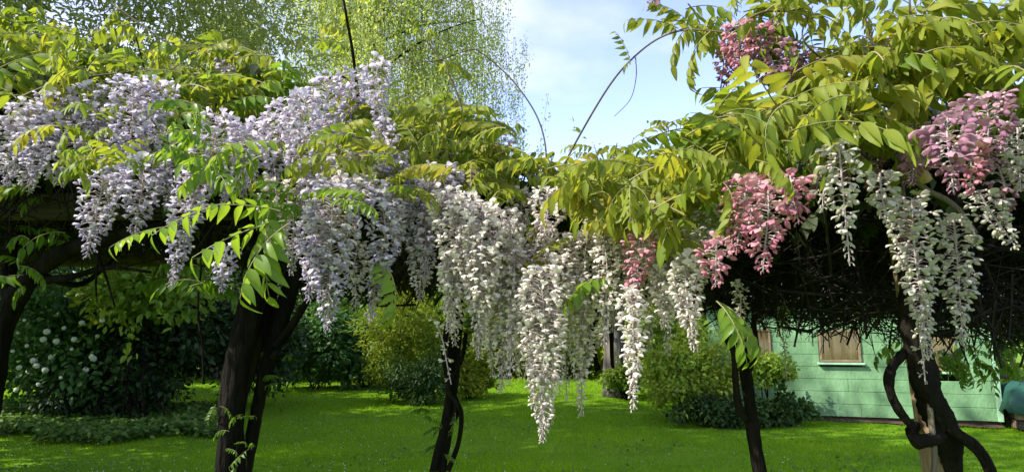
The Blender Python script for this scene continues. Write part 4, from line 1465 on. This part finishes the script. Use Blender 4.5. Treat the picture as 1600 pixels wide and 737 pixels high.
shoot(4, [(1040, 290, 2.0), (1050, 240, 2.0), (1058, 192, 2.0)], 0.002, 4, 0.10, 'y', 0.3, 0.2, 0.1)
shoot(4, [(925, 290, 2.1), (935, 255, 2.1), (928, 225, 2.1)], 0.002, 3, 0.10, 'y', 0.3, 0.3, 0.1)
shoot(4, [(990, 275, 2.0), (985, 240, 2.0), (990, 215, 2.0)], 0.002, 4, 0.11, 'y', 0.3, 0.3, 0.1)
limb(3, 'tendril', [(868, 395, 1.9), (868, 350, 1.9), (890, 322, 1.9), (930, 318, 1.9), (955, 340, 1.9)], [0.004, 0.004], 6, 0.03, M_shoot)
limb(4, 'branch', [(900, 330, 1.85), (930, 335, 1.85), (960, 345, 1.85)], [0.006, 0.005], 6, 0.05)

# masses of leaves: vine, px centre, px radii, depth range, count, size, kind, tint
for args in [
    (1, 60, 120, 130, 55, 1.9, 2.9, 62, 0.21, 'y', 0.2), (1, 200, 130, 120, 45, 1.9, 2.9, 55, 0.2, 'y', 0.22), (1, 10, 70, 90, 50, 2.1, 3.0, 26, 0.2, 'y', 0.2),
    (1, 35, 275, 55, 45, 2.1, 2.7, 9, 0.17, 'y', 0.0), (1, 50, 350, 60, 45, 2.3, 2.9, 10, 0.17, 'g', 0.0), (1, 165, 248, 75, 22, 1.7, 2.1, 11, 0.16, 'y', 0.3), (1, 110, 60, 120, 40, 2.4, 3.2, 24, 0.2, 'y', 0.3),
    (1, 20, 420, 40, 40, 2.2, 2.6, 5, 0.18, 'g', 0.2),
    (1, 170, 245, 80, 18, 1.4, 1.6, 9, 0.12, 'y', 0.35), (2, 290, 200, 35, 40, 1.4, 1.55, 7, 0.13, 'g', 0.5), (2, 365, 250, 40, 30, 1.35, 1.5, 7, 0.14, 'g', 0.55),
    (2, 545, 230, 70, 40, 1.4, 1.6, 11, 0.12, 'y', 0.5), (2, 440, 310, 40, 25, 1.35, 1.5, 6, 0.12, 'g', 0.4), (2, 530, 310, 40, 20, 1.38, 1.45, 5, 0.11, 'g', 0.95), (3, 640, 270, 50, 30, 1.5, 1.7, 10, 0.13, 'y', 0.45),
    (1, 110, 190, 90, 25, 1.6, 1.75, 6, 0.14, 'y', 0.3),
    (2, 320, 110, 110, 50, 2.0, 2.8, 40, 0.2, 'y', 0.25), (2, 410, 150, 80, 50, 2.0, 2.7, 36, 0.21, 'g', 0.5), (2, 295, 205, 45, 55, 1.6, 2.1, 14, 0.17, 'g', 0.55),
    (2, 360, 245, 50, 50, 1.6, 2.1, 10, 0.16, 'g', 0.55), (2, 545, 178, 70, 22, 1.8, 2.2, 14, 0.17, 'y', 0.45), (2, 545, 240, 75, 35, 1.6, 2.0, 20, 0.17, 'y', 0.5),
    (2, 450, 230, 50, 60, 2.0, 2.5, 10, 0.18, 'y', 0.4), (2, 440, 300, 60, 30, 1.6, 2.0, 7, 0.15, 'g', 0.5), (2, 300, 430, 60, 40, 2.2, 2.7, 8, 0.2, 'g', 0.1),
    (3, 690, 195, 85, 45, 1.8, 2.6, 46, 0.18, 'y', 0.35), (3, 640, 240, 50, 45, 1.7, 2.2, 18, 0.16, 'y', 0.35), (3, 755, 215, 70, 45, 1.8, 2.5, 34, 0.17, 'y', 0.3),
    (3, 800, 265, 75, 35, 1.7, 2.3, 26, 0.18, 'y', 0.45), (3, 880, 258, 55, 22, 1.9, 2.4, 12, 0.16, 'y', 0.3), (3, 815, 400, 45, 20, 1.6, 1.9, 8, 0.14, 'y', 0.5),
    (3, 820, 345, 20, 30, 1.8, 2.1, 4, 0.15, 'y', 0.4), (3, 745, 290, 40, 25, 1.6, 1.9, 7, 0.15, 'y', 0.5),
    (4, 950, 285, 85, 35, 1.5, 2.2, 36, 0.19, 'y', 0.42), (4, 1060, 285, 90, 55, 1.4, 2.2, 52, 0.21, 'y', 0.4), (4, 1130, 215, 70, 45, 1.35, 2.0, 38, 0.2, 'y', 0.35),
    (4, 1060, 365, 45, 25, 1.5, 1.9, 9, 0.15, 'y', 0.6), (4, 1130, 330, 40, 30, 1.5, 2.0, 10, 0.17, 'g', 0.6), (4, 960, 330, 60, 25, 1.5, 1.9, 10, 0.16, 'y', 0.5),
    (4, 1010, 245, 60, 25, 1.8, 2.2, 14, 0.14, 'y', 0.3),
    (5, 1215, 190, 85, 55, 1.3, 1.9, 36, 0.21, 'y', 0.35), (5, 1310, 180, 90, 55, 1.3, 1.9, 36, 0.21, 'y', 0.4), (5, 1350, 105, 85, 45, 1.4, 2.0, 32, 0.2, 'y', 0.4),
    (5, 1460, 85, 110, 55, 1.35, 2.0, 42, 0.22, 'y', 0.42), (5, 1560, 50, 90, 60, 1.3, 1.9, 38, 0.22, 'y', 0.5), (5, 1570, 140, 70, 35, 1.4, 1.9, 16, 0.2, 'y', 0.45),
    (5, 1545, 560, 70, 26, 3.9, 4.6, 26, 0.2, 'g', 0.3, 0.0, -0.5), (5, 1395, 540, 40, 16, 4.0, 4.6, 8, 0.18, 'g', 0.3, 0.0, -0.5), (5, 1490, 560, 30, 25, 4.0, 4.5, 8, 0.18, 'g', 0.3, 0.0, -0.6), (5, 1080, 25, 60, 25, 1.7, 1.9, 8, 0.15, 'y', 0.3),
    (5, 1180, 15, 60, 20, 1.6, 1.9, 8, 0.15, 'y', 0.4),
]:
    cloud(*args)

# ---- racemes: vine, x0, y0, x1, y1, width px, colour, depth, floret size, density, split ----
RAC = [
    (1, 45, 165, 35, 262, 70, 'pale', 1.85, .017, 1, 0), (1, 95, 150, 85, 235, 75, 'lilac', 1.9, .017, 1, 0), (1, 150, 140, 150, 230, 75, 'pale', 1.9, .017, 1, 0),
    (1, 205, 125, 195, 290, 75, 'lilac', 1.75, .017, 1, 0), (1, 245, 130, 240, 225, 70, 'pale', 1.8, .017, 1, 0), (1, 15, 190, 10, 290, 60, 'pale', 1.9, .017, 1, 0),
    (1, 100, 215, 90, 290, 90, 'pale', 1.85, .017, 1, 0), (1, 45, 235, 45, 300, 60, 'pale', 1.9, .017, .8, 0), (1, 180, 235, 190, 300, 60, 'lilac', 1.8, .017, 1, 0),
    (1, 162, 275, 135, 402, 68, 'lilac', 1.65, .0165, 1.1, 1), (1, 225, 250, 210, 372, 72, 'lilac', 1.68, .0165, 1.1, 1), (1, 268, 240, 262, 330, 50, 'lilac', 1.75, .016, 1, 0),
    (1, 130, 170, 130, 235, 70, 'pale', 1.95, .017, 1, 0),
    (2, 345, 180, 290, 345, 66, 'pale', 1.6, .0165, 1.1, 0), (2, 310, 270, 268, 446, 62, 'lilac', 1.6, .0165, 1.1, 1), (2, 385, 210, 345, 330, 55, 'pale', 1.65, .0165, 1, 0),
    (2, 355, 385, 346, 456, 42, 'lilac', 1.55, .0155, 1.1, 0), (2, 445, 165, 420, 300, 65, 'pale', 1.65, .017, 1, 0), (2, 430, 280, 422, 426, 56, 'white', 1.6, .0165, 1, 0),
    (2, 480, 150, 470, 330, 66, 'pale', 1.6, .017, 1, 0), (2, 515, 125, 505, 240, 70, 'lilac', 1.75, .017, 1, 0), (2, 550, 115, 550, 215, 60, 'lilac', 1.85, .017, 1, 0),
    (2, 592, 95, 597, 215, 48, 'pale', 1.75, .016, 1, 0), (2, 600, 190, 605, 300, 42, 'pale', 1.75, .016, 1, 0), (2, 505, 250, 500, 385, 80, 'pale', 1.58, .017, 1, 0),
    (2, 520, 290, 512, 515, 92, 'lilac', 1.5, .0165, 1.25, 1), (2, 492, 330, 482, 470, 55, 'lilac', 1.55, .0165, 1.1, 0), (2, 545, 280, 540, 400, 66, 'white', 1.55, .017, 1, 0), (2, 590, 290, 578, 503, 62, 'lilac', 1.58, .0165, 1.1, 1),
    (2, 410, 190, 390, 290, 50, 'pale', 1.75, .017, 1, 0), (2, 565, 240, 570, 330, 55, 'white', 1.65, .017, 1, 0), (2, 620, 240, 615, 340, 55, 'pale', 1.75, .016, 1, 0),
    (3, 655, 280, 642, 422, 60, 'lilac', 1.75, .0165, 1.1, 0), (3, 690, 260, 680, 380, 70, 'pale', 1.75, .0165, 1, 0), (3, 700, 300, 702, 520, 76, 'white', 1.6, .0165, 1.15, 1),
    (3, 730, 310, 730, 450, 70, 'white', 1.7, .0165, 1.1, 0), (3, 755, 320, 748, 560, 72, 'white', 1.6, .0165, 1.1, 1), (3, 790, 330, 785, 470, 60, 'white', 1.7, .0165, 1, 0),
    (3, 770, 205, 775, 250, 70, 'lilac', 2.1, .017, 1, 0), (3, 795, 400, 782, 612, 60, 'white', 1.7, .0165, 1, 0), (3, 818, 390, 822, 560, 58, 'white', 1.72, .0165, .9, 0),
    (3, 845, 420, 848, 690, 80, 'white', 1.55, .0165, 1.15, 1), (3, 870, 400, 870, 560, 62, 'white', 1.65, .0165, 1, 0), (3, 908, 430, 908, 650, 50, 'white', 1.65, .016, .75, 0),
    (3, 855, 300, 850, 375, 62, 'white', 1.7, .016, 1, 0), (3, 900, 370, 892, 450, 55, 'white', 1.7, .016, 1, 0), (3, 930, 340, 930, 420, 45, 'white', 1.75, .016, 1, 0),
    (3, 720, 270, 716, 350, 80, 'pale', 1.85, .0165, 1, 0), (3, 680, 500, 705, 600, 14, 'white', 1.65, .012, .35, 0), (3, 815, 300, 815, 360, 50, 'white', 1.9, .016, 1, 0), (3, 830, 440, 835, 640, 40, 'white', 1.6, .0155, .8, 0),
    (4, 985, 330, 980, 420, 70, 'cream', 1.6, .016, 1, 0), (4, 950, 330, 955, 400, 60, 'cream', 1.7, .016, 1, 0), (4, 1000, 370, 985, 470, 54, 'pink', 1.5, .0165, 1, 0), (4, 1020, 360, 1025, 450, 56, 'white', 1.55, .0165, 1, 0),
    (4, 985, 450, 990, 640, 46, 'white', 1.45, .0165, 1.15, 1), (4, 1040, 420, 1038, 512, 50, 'white', 1.55, .0165, 1, 0), (4, 1072, 400, 1085, 548, 52, 'white', 1.45, .0165, 1.1, 1),
    (4, 1070, 350, 1065, 430, 60, 'cream', 1.6, .016, 1, 0), (4, 1120, 375, 1118, 448, 66, 'pink', 1.35, .018, 1, 0), (4, 1165, 280, 1150, 395, 80, 'pink', 1.4, .020, 1, 1), (4, 1200, 285, 1192, 425, 90, 'pink', 1.3, .021, 1, 1),
    (4, 1235, 275, 1248, 350, 60, 'pink', 1.3, .021, .9, 0), (4, 1110, 330, 1105, 400, 60, 'cream', 1.55, .016, 1, 0), (4, 1150, 440, 1155, 540, 26, 'cream', 2.2, .014, .7, 0), (4, 1000, 320, 1010, 380, 70, 'white', 1.6, .016, 1, 0),
    (5, 1310, 225, 1328, 415, 62, 'cream', 1.25, .0185, .62, 1), (5, 1375, 270, 1385, 350, 52, 'cream', 1.3, .0185, .7, 0), (5, 1425, 310, 1450, 560, 70, 'cream', 1.35, .0185, 1.1, 1), (5, 1490, 340, 1505, 540, 62, 'cream', 1.4, .0175, 1, 1),
    (5, 1530, 300, 1590, 390, 60, 'cream', 1.35, .0175, .8, 0), (5, 1290, 215, 1275, 300, 60, 'mauve', 1.5, .019, .9, 0), (5, 1480, 185, 1490, 300, 84, 'mauve', 1.2, .0225, .9, 1), (5, 1540, 150, 1545, 270, 80, 'mauve', 1.3, .021, 1, 0),
    (5, 1330, 205, 1320, 290, 60, 'mauve', 1.55, .019, .9, 0), (5, 1360, 210, 1360, 300, 55, 'mauve', 1.6, .019, .8, 0), (5, 1590, 200, 1595, 300, 60, 'cream', 1.35, .0175, .8, 0),
    (5, 1165, 55, 1150, 110, 60, 'pink', 1.7, .019, .8, 0), (5, 1200, 85, 1205, 140, 66, 'mauve', 1.65, .020, 1, 0), (5, 1235, 95, 1240, 145, 60, 'mauve', 1.7, .019, 1, 0), (5, 1145, 60, 1132, 148, 34, 'mauve', 1.7, .016, .6, 0),
    (5, 1020, -12, 1022, 15, 20, 'mauve', 1.75, .015, 1, 0), (5, 1440, 480, 1446, 600, 20, 'cream', 1.5, .013, .4, 0), (5, 1225, 470, 1230, 600, 18, 'cream', 2.6, .012, .4, 0), (5, 1290, 255, 1285, 330, 40, 'cream', 1.4, .017, .8, 0),
    (2, 355, 85, 352, 120, 45, 'lilac', 2.4, .016, 1, 0),
]
env_x = [755, 790, 820, 845, 880, 910, 935]
env_y = [575, 610, 640, 690, 640, 660, 560]
for k in range(17):                   # airy white veil right of the middle stem
    x = 758 + 176 * (k + rng.random()) / 17
    y1 = np.interp(x, env_x, env_y) - rng.uniform(0, 70)
    RAC.append((3, x + rng.uniform(-6, 6), rng.uniform(330, 420), x, y1, rng.uniform(32, 50), 'white', rng.uniform(1.55, 1.95), .0155, rng.uniform(.5, .8), 0))
for k in range(14):                   # under the pink flowers
    x = 940 + 165 * (k + rng.random()) / 14
    RAC.append((4, x, rng.uniform(340, 400), x + rng.uniform(-8, 8), rng.uniform(440, 565), rng.uniform(32, 44), ['white', 'cream'][k % 2], rng.uniform(1.55, 1.9), .016, .8, 0))
for k in range(7):                   # filling the lilac curtain
    x = 20 + 650 * (k + rng.random()) / 7
    y0 = np.interp(x, [0, 250, 450, 650], [165, 150, 170, 260]) + rng.uniform(0, 70)
    RAC.append((1 if x < 285 else (2 if x < 640 else 3), x, y0, x + rng.uniform(-12, 6), y0 + rng.uniform(80, 150), rng.uniform(45, 62), ['lilac', 'pale', 'pale'][k % 3], rng.uniform(1.7, 2.0), .0165, 1, 0))
for x, y0, y1 in ((625, 300, 400), (668, 290, 440), (660, 380, 470), (560, 380, 480), (460, 330, 430), (715, 400, 540), (770, 430, 560)):
    RAC.append((2 if x < 640 else 3, x, y0, x - 4, y1, 48, 'pale' if x < 700 else 'white', 1.72, .016, .9, 0))
RAC += [(5, 1155, 40, 1160, 120, 60, 'pink', 1.62, .019, 1, 0), (5, 1180, 45, 1190, 105, 70, 'pink', 1.6, .019, 1, 0), (5, 1215, 70, 1222, 150, 70, 'mauve', 1.6, .02, 1.1, 0),
        (5, 1250, 90, 1262, 150, 56, 'mauve', 1.75, .018, 1, 0), (5, 1130, 80, 1125, 150, 30, 'mauve', 1.7, .016, .7, 0),
        (5, 1430, 200, 1425, 290, 70, 'mauve', 1.5, .02, 1, 0), (5, 1520, 215, 1515, 305, 56, 'pink', 1.28, .0215, 1, 0), (5, 1560, 260, 1570, 350, 60, 'mauve', 1.5, .019, .8, 0)]
for vv, cx_, cy_, rx_, ry_, d_, n_l in ((3, 688, 690, 26, 50, 2.64, 12), (2, 362, 690, 34, 60, 2.28, 16), (2, 440, 560, 20, 60, 2.4, 5)):
    for _ in range(n_l):              # small sprouts low on the stems
        p = P(cx_ + rng.uniform(-rx_, rx_), cy_ + rng.uniform(-ry_, ry_), d_ + rng.uniform(0, 0.08))
        add_leaf(vv, p, (rng.normal(0, 1), rng.normal(-.4, .5), rng.normal(-.3, .4)), rng.uniform(.05, .09), 'g', 0.0)
for (vv, kd), lst in extra.items():    # leaves past the first 298 of a vine, joined
    mb = MB()
    for M0, var, tint in lst:
        pts, LM = LEAFV[var]
        W = np.einsum('ij,njk->nik', M0, LM)
        q = pts @ M0[:3, :3].T + M0[:3, 3]
        tube(mb, q, [0.0024, 0.001], 3, m=1, tint=0.5, cap=False)
        for k in range(3):
            sel = W[k::3]
            mb.inst(LEAFLETS[k][0], LEAFLETS[k][1], np.zeros(len(LEAFLETS[k][1]), int), sel, tint + rng.normal(0, 0.1, len(sel)), LEAF_VOFF)
    mb.build('leaves', [M_wleaf if kd == 'y' else M_wgreen, M_stalk], V[vv], kind='stuff')
flo = {k: 0 for k in V}
for (v, x0, y0, x1, y1, wpx, c, d, fs, dn, sp) in RAC:
    p0, p1 = P(x0, y0, d), P(x1, y1, d + rng.uniform(-0.05, 0.05))
    o = Vector(V[v].location)
    sp = bool(sp) and flo[v] < 190
    root, n = raceme(V[v], p0 - o, p1 - o, wpx * d / F, c, fs, dn, sp)
    flo[v] += n
print('florets', flo, 'leaves', leaf_count, 'leaflets', split_count, 'objects', len(bpy.data.objects))
